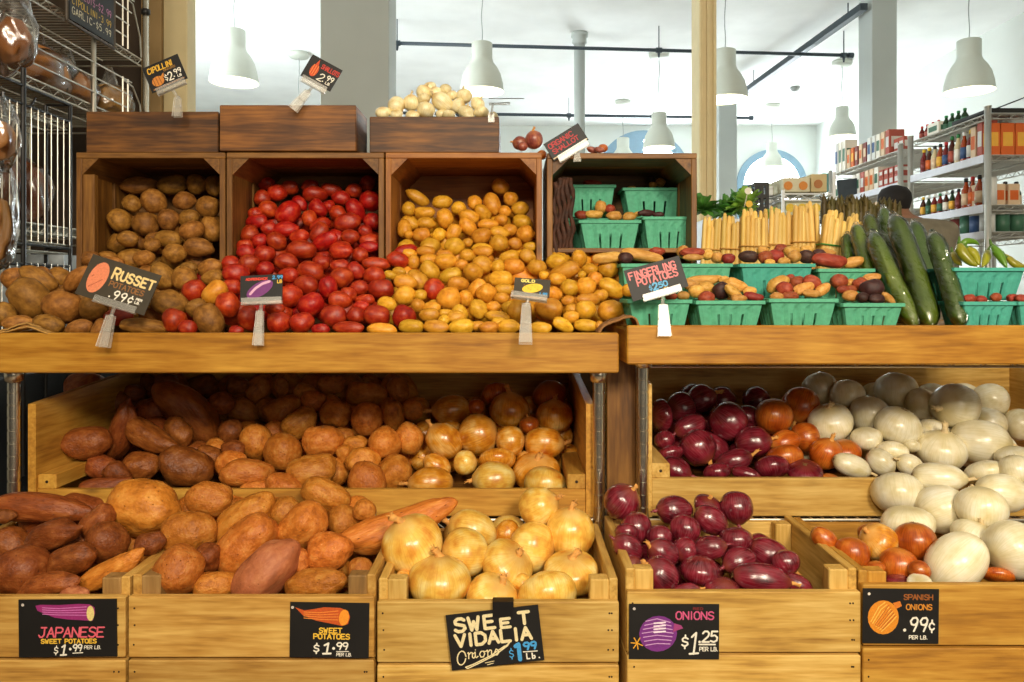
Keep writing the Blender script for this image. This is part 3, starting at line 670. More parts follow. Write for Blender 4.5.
def neck_mesh(seed, mat):
    key = ('neck', seed, mat.name)
    if key in MESH: return MESH[key]
    rnd = random.Random(seed + 50); m = MB()
    bend = Vector((0, rnd.uniform(-0.2, 0.2), rnd.uniform(-0.2, 0.2)))
    L = rnd.uniform(0.3, 0.6)
    pts = [Vector((0.86 + L * t, 0, 0)) + bend * t * t for t in (0, .3, .6, 1.0)]
    m.path(pts, [0.30, 0.15, 0.11, 0.15], 9)
    for k in range(3):
        e = pts[-1]; q = Vector((rnd.uniform(0.05, 0.2), rnd.uniform(-0.14, 0.14), rnd.uniform(-0.14, 0.14)))
        m.path([pts[2], e, e + q], [0.06, 0.045, 0.01], 5)
    for v in m.bm.verts: v.co += Vector((0, noise.noise(v.co * 7), noise.noise(v.co * 7 + Vector((4, 4, 4))))) * 0.05
    me = bpy.data.meshes.new('neck')
    bmesh.ops.recalc_face_normals(m.bm, faces=m.bm.faces)
    for f in m.bm.faces: f.smooth = True
    m.bm.to_mesh(me); m.bm.free(); me.materials.append(mat); MESH[key] = me
    return me
def root_mesh():
    key = 'root'
    if key in MESH: return MESH[key]
    rnd = random.Random(5); m = MB()
    for k in range(14):
        a = rnd.uniform(0, 6.28); s = rnd.uniform(0.02, 0.09)
        p = Vector((-0.93, math.cos(a) * s, math.sin(a) * s))
        m.path([p, p + Vector((-0.06, math.cos(a) * 0.05, math.sin(a) * 0.05)), p + Vector((-0.08, math.cos(a) * 0.14, math.sin(a) * 0.14))], [0.014, 0.01, 0.004], 4)
    m.lathe([(0.001, -0.99), (0.10, -0.97), (0.12, -0.90)], n=12, M=Matrix(((0, 0, 1), (0, 1, 0), (-1, 0, 0))))
    me = bpy.data.meshes.new('root_tuft'); m.bm.to_mesh(me); m.bm.free(); me.materials.append(M_NECK['D']); MESH[key] = me
    return me

KIND = {
 'f': ('fingerling_potato', 'potato', 'tan fingerling potato'), 'g': ('fingerling_potato', 'potato', 'reddish small potato'), 'p': ('purple_potato', 'potato', 'dark purple potato'),
 'R': ('russet_potato', 'potato', 'brown russet potato'), 'r': ('red_potato', 'potato', 'red potato'), 'y': ('yellow_potato', 'potato', 'golden yellow potato'),
 'S': ('sweet_potato', 'sweet potato', 'orange sweet potato'), 'J': ('sweet_potato', 'sweet potato', 'dark brown sweet potato'), 'K': ('sweet_potato', 'sweet potato', 'pinkish sweet potato'),
 'Y': ('yellow_onion', 'onion', 'yellow onion'), 'O': ('brown_onion', 'onion', 'coppery brown onion'), 'V': ('sweet_onion', 'onion', 'pale gold onion'),
 'N': ('red_onion', 'onion', 'purple red onion'), 'W': ('white_onion', 'onion', 'white onion'), 'C': ('cipollini_onion', 'onion', 'cream cipollini onion'), 'H': ('shallot', 'shallot', 'pinkish shallot')}
PLACE = {'top': 'top left shelf', 'mid_left': 'lower left bin', 'mid_right': 'lower right bin', 'front_left': 'front left crates',
 'bin3': 'vidalia crate', 'bin4': 'red onion crate', 'bin5': 'front right crate', 'cipollini': 'top box', 'shallots': 'crate tops'}
ORD = ['', 'first', 'second', 'third', 'fourth', 'fifth', 'sixth', 'seventh', 'eighth', 'ninth', 'tenth', 'eleventh', 'twelfth', 'thirteenth', 'fourteenth', 'fifteenth', 'sixteenth', 'seventeenth', 'eighteenth', 'nineteenth', 'twentieth']
def ordn(i): return ORD[i] if i < len(ORD) else 'twenty-' + ORD[i - 20]
SPECIAL = {  # (kind, px, py): label
 (145, 507): 'big round orange sweet potato with curled root, topmost beside the left crates',
 (398, 525): 'long curved orange sweet potato reaching across to the vidalia crate',
 (39, 508): 'long dark sweet potato lying across the far left end, highest there',
 (267, 570): 'large smooth pinkish sweet potato leaning in the front sweet potato crate',
 (248, 544): 'large oval orange sweet potato behind the pinkish one, root end showing',
 (303, 526): 'tall tan orange sweet potato leaning above the pinkish one',
 (179, 570): 'round pale orange sweet potato in front left corner of sweet potato crate',
 (622, 502): 'red onion perched highest in front of the chrome posts, knobbly neck up',
 (761, 579): 'big glossy red onion lying sideways with pale root, front of its crate',
 (736, 508): 'round red onion with root down, against the wide bin lip',
 (956, 562): 'biggest white onion with root spot, sitting on the front right crate edge',
 (412, 544): 'large pale gold onion at upper left of the vidalia crate',
 (439, 580): 'large peeling gold onion at front left of the vidalia crate',
 (538, 507): 'pale onion perched highest in vidalia crate, against the bin lip',
 (141, 590): 'x',
 (433.6, 289): 'single red potato lying alone among the yellow potatoes',
 (194.5, 291): 'single dark red potato among russets above the russet sign',
 (119, 317): 'red potato behind the clip of the russet sign',
}
def size_words(it, rng):
    L, W = it['L'], it['W']
    lo, hi = rng
    sz = 'large ' if max(L, W) > hi else 'small ' if max(L, W) < lo else ''
    sh = ''
    if not it['oni']:
        q = L / W
        sh = 'long ' if q > 1.6 else 'oval ' if q > 1.22 else 'round '
    return sz + sh
def label_all():
    from collections import defaultdict
    by = defaultdict(list)
    for it in ITEMS:
        if not it['fill']: by[(it['g'], KIND[it['k']][2])].append(it)
    for (g, nm), L in by.items():
        sizes = sorted(max(i['L'], i['W']) for i in L)
        rng = (sizes[len(sizes) // 4], sizes[(3 * len(sizes)) // 4])
        L.sort(key=lambda i: -i['py'])
        h = sum(i['W'] for i in L) / len(L) * 0.92
        rows = []; cur = []; y0 = None
        for i in L:
            if y0 is None or y0 - i['py'] > h: cur = []; rows.append(cur); y0 = i['py']
            cur.append(i)
        for ri, row in enumerate(rows):
            row.sort(key=lambda i: i['px'])
            n = len(row)
            for ci, i in enumerate(row):
                if n == 1: pos = 'alone'
                elif ci == 0: pos = 'leftmost'
                elif ci == n - 1: pos = 'rightmost'
                elif ci < n / 2: pos = ordn(ci + 1) + ' from left'
                else: pos = ordn(n - ci) + ' from right'
                rw = 'front row' if ri == 0 else ('back row' if ri == len(rows) - 1 else ordn(ri + 1) + ' row up')
                if 'bas' in i:
                    o = 'only' if len(L) == 1 else None
                    ws = (size_words(i, rng) + nm).replace('potato', '').split()
                    t = ' '.join(ws[-3:]) + ' potato, ' + (pos if len(L) > 1 else 'alone') + (' ' + ('front' if ri == 0 else 'back') if len(rows) > 1 else '') + ', ' + PLACE[g]
                    i['label'] = ' '.join(t.split()[:16]); continue
                i['label'] = f"{size_words(i, rng)}{nm}, {pos}, {rw}, {PLACE[g]}"
        for i in L:
            for (x, y), t in SPECIAL.items():
                if abs(i['px'] - x) < 5 and abs(i['py'] - y) < 5 and t != 'x': i['label'] = t
for bi, b in enumerate(BASKETS):
    PLACE['basket%d' % bi] = ('in ' + b['id']) if 'id' in b else ''
label_all()
print('SPECIAL', sum(i.get('label') in SPECIAL.values() for i in ITEMS), len(SPECIAL), 'ITEMS', len(ITEMS), 'dup', len(ITEMS) - len({i.get('label') for i in ITEMS}) - sum(i['fill'] for i in ITEMS))
# clamp bodies sideways to stay between crate walls
CR = [(82, 217), (232, 377), (393, 536)]
def place_item(i, idx):
    k = i['k']; D = i['D']
    k_ = 1.05
    a, b = k_ * i['L'] / 2 / F * D, k_ * i['W'] / 2 / F * D
    p = P(i['px'], i['py'], D)
    if i['g'] == 'top' and D + b > 1.97:
        for x0, x1 in CR:
            if x0 - 12 < i['px'] < x1 + 12:
                c = abs(math.cos(R(i['ang'])))
                ex = a * c + b * (1 - c)
                p.x = min(max(p.x, X(x0, 1.95) + ex * 0.9), X(x1, 1.95) - ex * 0.9)
    nm, cat, _ = KIND[k]
    d = Vector((math.cos(R(i['ang'])), 0, -math.sin(R(i['ang']))))
    t = R(i['tilt'])
    d = (d * math.cos(t) + Vector((0, -1, 0)) * math.sin(t)).normalized()
    up = d.cross(Vector((0, 1, 0)))
    if up.length < 0.1: up = Vector((0, 0, 1))
    up.normalize(); side = up.cross(d).normalized()
    roll = random.uniform(0, 6.28) if (i['oni'] or i['L'] / i['W'] < 1.7) else random.choice([0, PI])
    rotm = Matrix((d, side, up)).transposed() @ Matrix.Rotation(roll, 3, 'X')
    if i['oni']:
        me = onion_mesh(idx % 5, SK[k], i['neck'])
    else:
        q = i['L'] / i['W']
        if k in 'fg' and q > 1.7: kind = 'sweet'
        elif k in 'SJK': kind = 'long' if q > 2.2 else 'sweet' if q > 1.15 else 'round'
        else: kind = 'oval' if q > 1.2 else 'round'
        me = mesh_of(kind, idx % 6, SK[k])
    o = bpy.data.objects.new(nm, me); COL.objects.link(o)
    o.matrix_world = Matrix.Translation(p) @ rotm.to_4x4() @ Matrix.Diagonal((a, b, b, 1))
    grp = {'top': ' heaped on the top shelf', 'mid_left': ' in the lower left bin', 'mid_right': ' in the lower right bin', 'front_left': ' in the front left crates', 'bin3': ' in the vidalia crate',
           'bin4': ' in the red onion crate', 'bin5': ' in the front right crate', 'cipollini': ' in the top box', 'shallots': ' on the crate tops'}.get(i['g'], ' in ' + i['bas']['id'] if 'bas' in i else '')
    if i['fill']:
        put(o, f"{KIND[k][2]} mostly buried under others, {PLACE[i['g']]}", cat, 'buried ' + KIND[k][2] + 's' + grp)
    else:
        put(o, i['label'], cat, KIND[k][2] + 's' + grp)
    if i['oni'] and i['neck']:
        mk = M_NECK['N'] if k == 'N' and idx % 2 else (M_NECK['W'] if k in 'WC' else M_NECK['Y'])
        c = bpy.data.objects.new('neck', neck_mesh(idx % 4, mk)); COL.objects.link(c); c.parent = o
    if i['oni'] and not i['fill'] and k not in 'C' and (i['neck'] or idx % 3 == 0):
        c = bpy.data.objects.new('root_tuft', root_mesh()); COL.objects.link(c); c.parent = o
    return o
for idx, i in enumerate(ITEMS):
    place_item(i, idx)
# ---------------------------------------------------------------- crates and bins
def front_bin(label, x0, x1, ytop, zs_add, mats, end='x', planks=3, back_low=False, signed=None):
    Df, Db = 1.352, 1.692
    X0, X1 = X(x0, Df), X(x1, Df); zt = Z(ytop, Df); zs = zt + zs_add
    hp = 0.108
    zb = zt - planks * (hp + 0.005)
    root = empty('produce_crate', ((X0 + X1) / 2, Df, zb), label, 'crate', 'slatted pine crates along the front')
    th = 0.016
    for i in range(planks):
        a = zt - i * (hp + 0.005)
        p = bx('front_plank', (X0, Df, a - hp), (X1, Df + th, a), mats['x'], root, 0.002)
        nl = MB()
        for sx in (X0 + 0.012, X1 - 0.012, X1 - 0.018):
            for dz in (0.02, 0.05, 0.085):
                nl.tube((sx + random.uniform(-.003, .003), Df - 0.0006, a - dz), (sx, Df + 0.003, a - dz), 0.0017, n=8)
        nl.build('nail_heads', M_NAIL, p)
    for s, xa, xb in ((0, X0, X0 + th), (1, X1 - th, X1)):
        bx('side_board', (xa, Df + th, zs - 0.15), (xb, Db, zs), mats['y'], root, 0.002)
        bx('side_board', (xa, Df + th, zb), (xb, Db, zs - 0.155), mats['y'], root, 0.002)
        q0, q1 = (xb, xb + 0.034) if s == 0 else (xa - 0.034, xa)
        bx('corner_post', (q0, Df + th, zb + 0.012), (q1, Df + th + 0.03, zs - 0.002), W_GREY['z'] if end == 'gg' else mats['z'], root, 0.002)
        bx('corner_post', (q0, Db - th - 0.03, zb + 0.012), (q1, Db - th, zs - 0.006), mats['z'], root, 0.002)
    for i in range(planks):
        a = zs - 0.01 - i * (hp + 0.005)
        bx('back_plank', (X0 + th, Db - th, a - hp), (X1 - th, Db, a), mats['x'], root, 0.002)
    bx('crate_floor', (X0 + th, Df + th, zb), (X1 - th, Db - th, zb + 0.012), mats['x'], root)
    return root, zb
roots = []
_, zb1 = front_bin('front left pine crate with the japanese sweet potato sign', -120, 125, 597, 0.03, W_BIN2, 'gg')
front_bin('front pine crate of orange sweet potatoes, knotty planks', 128, 374, 597, 0.034, W_BIN2, 'gg')
front_bin('front pine crate of sweet vidalia onions in the middle', 377, 619, 602, 0.036, W_BIN)
front_bin('pale front pine crate of red onions', 627, 861, 592, 0.036, W_BIN)
front_bin('darker orange front crate of spanish onions at the right', 863, 1108, 585, 0.02, W_BINO)
PB = min(Z(602, 1.352), 1) - 3 * 0.113
# low platform the crates stand on
plat = empty('display_platform', (0, 1.5, 0), 'dark timber platform under the front crates', 'platform')
for a in (-1.12, -0.4, 0.3, 1.02):
    bx('platform_leg', (a, 1.37, 0), (a + 0.05, 1.42, PB - 0.03), W_OLD['z'], plat)
    bx('platform_leg', (a, 1.59, 0), (a + 0.05, 1.64, PB - 0.03), W_OLD['z'], plat)
bx('platform_top', (-1.14, 1.36, PB - 0.03), (1.12, 1.66, PB), W_OLD['x'], plat)

def wide_bin(label, X0, X1, zf, lip_top, mats, left_wall=True):
    D0, D1 = 1.722, 2.29
    z0 = 0.738
    root = empty('wide_bin', ((X0 + X1) / 2, D0, z0), label, 'bin')
    th = 0.018
    bx('front_lip', (X0 + th, D0 + 0.004, z0), (X1 - th, D0 + 0.022, lip_top), mats['x'], root, 0.002)
    for xa, xb, s in ((X0, X0 + th, 1), (X1 - th, X1, -1)):
        m = MB()
        m.prism([(xa, D0, z0), (xa, D1, z0), (xa, D1, 1.03), (xa, D0 + 0.3, zf + 0.02), (xa, D0, zf)], (xb - xa, 0, 0))
        m.build('side_panel', mats['y'], root)
        c0, c1 = (xb, xb + 0.042) if s > 0 else (xa - 0.042, xa)
        c = bx('cleat', (c0, D0 + 0.006, lip_top), (c1, D0 + 0.34, lip_top + 0.034), mats['y'], root, 0.002)
        n = MB(); n.tube(((c0 + c1) / 2, D0 + 0.0055, lip_top + 0.017), ((c0 + c1) / 2, D0 + 0.008, lip_top + 0.017), 0.0035, n=10)
        n.build('screw_head', M_NAIL, c)
    bx('back_panel', (X0 + th, D1 - th, z0), (X1 - th, D1, 1.05), mats['x'], root)
    bx('bin_floor', (X0 + th, D0 + 0.022, z0), (X1 - th, D1 - th, z0 + 0.012), mats['x'], root)
    return root
wide_bin('wide plywood bin of sweet potatoes and yellow onions under the left shelf', X(28, 1.722), X(594, 1.722), Z(404, 1.722), Z(490, 1.722), W_BINO)
wide_bin('wide plywood bin of red and white onions under the right shelf', X(644, 1.722), 1.50, 1.04, Z(479, 1.722), W_BIN)

# ---------------------------------------------------------------- chrome wire shelving
def post(x, y, z0, z1, r, root, name='post', mat=None, pitch=0.0285):
    pr = []; z = z0
    while z < z1:
        pr += [(r, z), (r, min(z + pitch - 0.0045, z1)), (r * 0.9, min(z + pitch - 0.004, z1)), (r * 0.9, min(z + pitch - 0.0005, z1))]
        z += pitch
    m = MB(); m.lathe([(a, b) for a, b in pr], (x, y, 0), 28)
    return m.build(name, mat or M_CHROME, root, False)
def wire_shelf(root, X0, X1, Y0, Y1, z, wires_along='y', step=0.026, r=0.0026, truss=True, mat=None, name='wire_shelf', drop=0.028):
    mat = mat or M_STEEL
    m = MB()
    for zz in (z, z - drop):
        for a, b in (((X0, Y0), (X1, Y0)), ((X0, Y1), (X1, Y1)), ((X0, Y0), (X0, Y1)), ((X1, Y0), (X1, Y1))):
            m.tube((*a, zz), (*b, zz), r * 1.25, n=6)
    def zig(a, b):
        a, b = Vector(a), Vector(b); n = max(2, int((b - a).length / 0.035)); n += n % 2
        pts = [a.lerp(b, i / n) + Vector((0, 0, -drop if i % 2 else 0)) for i in range(n + 1)]
        m.path(pts, r * 0.8, 5)
    if truss:
        zig((X0, Y0, z), (X1, Y0, z)); zig((X0, Y0, z), (X0, Y1, z)); zig((X1, Y0, z), (X1, Y1, z))
    if wires_along == 'y':
        n = int((X1 - X0) / step)
        for i in range(1, n): m.tube((X0 + (X1 - X0) * i / n, Y0, z), (X0 + (X1 - X0) * i / n, Y1, z), r, n=4)
        for t in (.33, .66): m.tube((X0, Y0 + (Y1 - Y0) * t, z - .004), (X1, Y0 + (Y1 - Y0) * t, z - .004), r * 1.2, n=5)
    else:
        n = int((Y1 - Y0) / step)
        for i in range(1, n): m.tube((X0, Y0 + (Y1 - Y0) * i / n, z), (X1, Y0 + (Y1 - Y0) * i / n, z), r, n=4)
        for t in (.33, .66): m.tube((X0 + (X1 - X0) * t, Y0, z - .004), (X0 + (X1 - X0) * t, Y1, z - .004), r * 1.2, n=5)
    return m.build(name, mat, root)
DP = 1.71
zL, zR = 1.0795, 1.1124
for lab, xs, zt in (('chrome wire shelving unit carrying the left bins', (X(14, DP), X(598.5, DP)), zL), ('chrome wire shelving unit carrying the right bins', (X(642.5, DP), 1.56), zR)):
    root = empty('shelving_unit', ((xs[0] + xs[1]) / 2, DP, 0), lab, 'shelving')
    for x in xs:
        for y in (DP, 2.33):
            post(x, y, 0.0, zt + 0.004, 0.0135, root)
    wire_shelf(root, xs[0] + 0.014, xs[1] - 0.014, DP, 2.33, 0.735)
    wire_shelf(root, xs[0] + 0.014, xs[1] - 0.014, DP - 0.045, 2.33, zt, drop=0.006 if zt < 1.1 else 0.028)
    for x in xs:
        m = MB(); m.lathe([(0.0137, zt - 0.035), (0.019, zt - 0.03), (0.021, zt + 0.0), (0.0137, zt + 0.002)], (x, DP, 0), 16)
        m.build('shelf_collar', M_CHROME, root, True)

# top trays with their thick front boards
def tray(label, X0, X1, ztop, zbot, base_z):
    root = empty('display_tray', ((X0 + X1) / 2, 1.6, zbot), label, 'tray')
    bx('front_board', (X0, 1.60, zbot), (X1, 1.624, ztop), W_SHELF['x'], root, 0.003)
    bx('side_board', (X0, 1.624, zbot), (X0 + 0.02, 2.30, ztop - 0.01), W_SHELF['y'], root, 0.002)
    bx('side_board', (X1 - 0.02, 1.624, zbot), (X1, 2.30, ztop - 0.01), W_SHELF['y'], root, 0.002)
    bx('back_board', (X0, 2.302, base_z - .018), (X1, 2.318, base_z + (.2 if base_z < 1.11 else .07)), W_SHELF['x'], root, 0.002)
    bx('tray_floor', (X0 + 0.02, 1.624, base_z - 0.018), (X1 - 0.02, 2.30, base_z), W_SHELF['x'], root)
    return root
tray('left wooden shelf tray holding the potato heaps', X(-75, 1.6), X(619, 1.6), Z(333, 1.6), Z(373, 1.6), 1.10)
tray('right wooden shelf tray holding green baskets and cucumbers', X(627, 1.6), X(1100, 1.6), Z(325.5, 1.6), Z(364.5, 1.6), 1.166)
# slanted ply under the heaps
def slant(name, label, X0, X1, pts, th, mat):
    """pts: list of (D, z) profile, extruded in x"""
    m = MB()
    poly = [(X0, d, z) for d, z in pts] + [(X0, d + 0.004, z - th) for d, z in reversed(pts)]
    m.prism(poly, (X1 - X0, 0, 0))
    o = m.build(name, mat); return put(o, label, 'board')
slant('false_bottom', 'slanted ply board buried under the potatoes in the left bin', X(28, 1.722) + .02, X(594, 1.722) - .02, [(1.75, .752), (2.0, .775), (2.26, .85)], 0.008, W_OLD['x'])
slant('false_bottom', 'slanted ply board buried under the onions in the right bin', X(644, 1.722) + .02, 1.48, [(1.75, .752), (2.0, .77), (2.26, .83)], 0.008, W_OLD['x'])
slant('false_bottom', 'sloping board buried under the heap on the left tray', X(-70, 1.6) + .02, X(619, 1.6) - 0.03, [(1.63, 1.104), (1.93, 1.14)], 0.006, W_OLD['x'])

# upright apple crates
def crate(label, x0, x1, ytop, D0, D1, z0, mats, rot=0.0, th=0.0145):
    X0, X1 = X(x0, D0), X(x1, D0); zt = Z(ytop, D0)
    root = empty('apple_crate', ((X0 + X1) / 2, D0, z0), label, 'crate', 'old apple crates standing on their ends')
    D = (D0 + D1) / 2
    bx('top_board', (X0, D0, zt - th), (X1, D - 0.006, zt), mats['x'], root)
    bx('top_board', (X0, D + 0.006, zt - th), (X1, D1, zt), mats['x'], root)
    for xa in (X0, X1 - th):
        bx('side_board', (xa, D0, z0), (xa + th, D - 0.006, zt - th), mats['z'], root)
        bx('side_board', (xa, D + 0.006, z0), (xa + th, D1, zt - th), mats['z'], root)
    zm = (z0 + zt) / 2 + 0.05
    bx('back_board', (X0 + th, D1 - th, zm + 0.0004), (X1 - th, D1, zt - th), mats['x'], root)
    bx('back_board', (X0 + th, D1 - th, z0), (X1 - th, D1, zm - 0.0004), mats['x'], root)
    bx('bottom_board', (X0 + th, D0, z0), (X1 - th, D1 - th, z0 + th), mats['x'], root)
    c = 0.042
    for s, xc in ((1, X0 + th), (-1, X1 - th)):
        m = MB()
        m.prism([(xc, D0 + 0.003, zt - th), (xc + s * c, D0 + 0.003, zt - th), (xc, D0 + 0.003, zt - th - c)], (0, D1 - D0 - th - 0.003, 0))
        m.build('corner_brace', mats['y'], root)
    if rot:
        root.rotation_euler.z = R(rot)
    return root
bx_ = None
c1 = crate('left apple crate full of russet potatoes', 76, 225, 152.5, 1.95, 2.262, 1.10, W_OLD)
# doubled post on its left
for k, (a, b, d0, d1) in enumerate(((75.0, 92, 1.949, 1.9495), (95, 110, 2.0, 2.03))):
    pass
bx('inner_post', (X(76, 1.95) + 0.0145, 1.955, 1.115), (X(93, 1.95), 1.975, 1.55), W_OLD['z'], c1)
bx('inner_post', (X(92, 2.2), 2.19, 1.115), (X(104, 2.2), 2.22, 1.55), W_OLD['z'], c1)
crate('middle apple crate full of red potatoes', 226.5, 384, 152.5, 1.95, 2.262, 1.10, W_OLD)
crate('third apple crate full of golden yellow potatoes', 385.5, 542, 152.5, 1.95, 2.262, 1.10, wset('honey_crate', (96, 54, 18), (150, 92, 34), (186, 126, 56)))
c4 = crate('fourth apple crate holding green baskets of fingerlings', 547, 697, 153, 1.97, 2.27, 1.10 + 0.146, W_OLD)
put(bx('riser_box', (X(547, 1.97), 1.975, 1.166), (X(697, 1.97), 2.27, 1.244), W_OLD['x']), 'low wooden riser under the crate of green baskets', 'riser')
bx('inner_shelf', (X(547, 1.97) + .016, 1.985, Z(249, 2.03) - 0.012), (X(697, 1.97) - .016, 2.25, Z(249, 2.03)), W_OLD['x'], c4)

def topbox(label, x0, x1, y0, y1, D0, D1, mats):
    X0, X1 = X(x0, D0), X(x1, D0); zt, zb = Z(y0, D0), 1.6085
    root = empty('wooden_box', ((X0 + X1) / 2, D0, zb), label, 'box', 'shallow dark boxes on top of the crates')
    th = 0.013
    bx('front_board', (X0, D0, zb + 0.001), (X1, D0 + th, zt), mats['x'], root, 0.002)
    bx('back_board', (X0, D1 - th, zb + 0.001), (X1, D1, zt), mats['x'], root, 0.002)
    bx('side_board', (X0, D0 + th, zb + 0.001), (X0 + th, D1 - th, zt), mats['y'], root, 0.002)
    bx('side_board', (X1 - th, D0 + th, zb + 0.001), (X1, D1 - th, zt), mats['y'], root, 0.002)
    bx('box_floor', (X0 + th, D0 + th, zb), (X1 - th, D1 - th, zb + 0.012), mats['x'], root)
    return zt
topbox('shallow dark wooden box at the left behind the cipollini sign', 86, 218, 111.5, 152, 1.975, 2.25, W_DARK)
W_MID = wset('worn_box', (44, 24, 6), (92, 54, 16), (146, 92, 34))
topbox('shallow worn wooden box with the shallot price card', 219.5, 356, 105, 153, 1.952, 2.10, W_MID)
topbox('shallow dark wooden box heaped with cream cipollini onions', 369.5, 499, 116.5, 152, 1.975, 2.24, W_DARK)
put(bx('box_insert', (X(369.5, 1.975) + .014, 1.99, 1.623), (X(499, 1.975) - .014, 2.225, 1.672), W_DARK['x']), 'dark board insert inside the cipollini box', 'board')

# ---------------------------------------------------------------- green pulp baskets
def basket(label, x0, x1, yr, yb, D, yaw=0, mat=None, depth=None, group='green pulp berry baskets'):
    mat = mat or M_PULP
    w = (x1 - x0) / F * D; zt, zb = Z(yr, D), Z(yb, D); h = zt - zb
    dp = depth or w * 0.92
    o_c = Vector(((X(x0, D) + X(x1, D)) / 2, D + dp / 2, zb))
    rowsz = [0.0, 0.30, 0.55, 0.72, 0.86, 1.0]
    taper = [0.80, 0.86, 0.91, 0.94, 0.965, 1.0]
    bm = bmesh.new(); NS = 15
    def ring(t, k, flare=0.0, rib=True):
        pts = []
        hw, hd = w / 2 * t, dp / 2 * t
        cs = [(-hw, -hd), (hw, -hd), (hw, hd), (-hw, hd)]
        for s in range(4):
            a, b = Vector(cs[s]), Vector(cs[(s + 1) % 4])
            nrm = Vector(((b - a).y, -(b - a).x)).normalized()
            for i in range(NS):
                u = i / NS
                p = a.lerp(b, u)
                if rib and i % 3 == 0 and i > 0: p -= nrm * 0.0035
                if i == 0: p *= 0.975
                pts.append(Vector((p.x, p.y, rowsz[k] * h + flare)))
        return [bm.verts.new(p) for p in pts]
    rings = [ring(taper[k], k, 0, k < 4) for k in range(6)]
    n = len(rings[0])
    for k in range(5):
        for i in range(n):
            j = i % NS
            if k in (0, 1, 2)[:(3 if j != 7 else 3)] and j in (4, 7, 10) and k < 2:
                # slot: leave a narrow opening low in the wall
                a, b = rings[k][i], rings[k][(i + 1) % n]; c, d = rings[k + 1][(i + 1) % n], rings[k + 1][i]
                a2 = bm.verts.new(a.co.lerp(b.co, 0.42)); d2 = bm.verts.new(d.co.lerp(c.co, 0.42))
                bm.faces.new((a, a2, d2, d))
                continue
            bm.faces.new((rings[k][i], rings[k][(i + 1) % n], rings[k + 1][(i + 1) % n], rings[k + 1][i]))
    bm.faces.new(rings[0][::-1])
    lipo = ring(1.05, 5, 0.0, False); lipd = ring(1.05, 5, -0.007, False)
    for i in range(n):
        bm.faces.new((rings[5][i], rings[5][(i + 1) % n], lipo[(i + 1) % n], lipo[i]))
        bm.faces.new((lipo[i], lipo[(i + 1) % n], lipd[(i + 1) % n], lipd[i]))
    me = bpy.data.meshes.new('pulp_basket')
    bmesh.ops.remove_doubles(bm, verts=bm.verts, dist=1e-5)
    bmesh.ops.recalc_face_normals(bm, faces=bm.faces)
    bm.to_mesh(me); bm.free(); me.materials.append(mat)
    o = bpy.data.objects.new('pulp_basket', me); COL.objects.link(o)
    o.location = o_c; o.rotation_euler.z = R(yaw)
    s = o.modifiers.new('thick', 'SOLIDIFY'); s.thickness = 0.0022; s.offset = 0
    return put(o, label, 'basket', group)
for a in BASKETS:
    basket(a['label'], *a['box'], yaw=a.get('yaw', 0), mat={'g': M_PULP, 'b': M_PULPB}[a.get('col', 'g')], depth=a.get('dp'))
# hidden supports
put(bx('riser_shelf', (X(612, 1.87), 1.80, 1.167), (X(880, 1.87), 1.965, Z(302, 1.85)), W_BINO['x']), 'pine riser step under the second row of green baskets', 'riser')
put(bx('riser_shelf', (X(700, 2.0) , 1.975, 1.167), (X(930, 2.0), 2.28, 1.235), W_BINO['x']), 'pine riser step under the asparagus bundles', 'riser')

# ---------------------------------------------------------------- asparagus
M_WASP = skin('white_asparagus', (190, 146, 64), (224, 186, 100), (238, 212, 142), 0.5, (180, 140, 70), 0.3, 3.0, 0.006, 0.1)
M_GASP = skin('green_asparagus', (50, 44, 18), (84, 74, 32), (112, 96, 46), 0.5, (70, 34, 44), 0.5, 3.0, 0.02, 0.2)
M_BAND = plain('rubber_band', (196, 146, 70), 0.6)
M_BANDG = plain('green_band', (60, 130, 50), 0.6)
def spear(p0, p1, r, mat, root, green=False):
    m = MB(); p0, p1 = Vector(p0), Vector(p1); d = p1 - p0
    ts = [0, .02, .5, .78, .92, .985, 1.0] if not green else [0, .5, .72, .8, .88, .95, 1.0]
    rs = [r * .9, r, r, r, r * .95, r * .7, r * .2] if not green else [r * .8, r * .8, r, r * 1.25, r * 1.15, r * .7, r * .1]
    m.path([p0 + d * t for t in ts], rs, 8)
    if green:
        for k in range(10):
            t = .68 + .3 * k / 10; a = k * 2.4
            c = p0 + d * t; q = Vector((math.cos(a), math.sin(a), 0)) * r
            m.path([c + q * .6, c + q * 1.3 + Vector((0, 0, .006)), c + q * .7 + Vector((0, 0, .014))], [.0022, .0022, .0004], 4)
    return m.build('spear', mat, root, True)
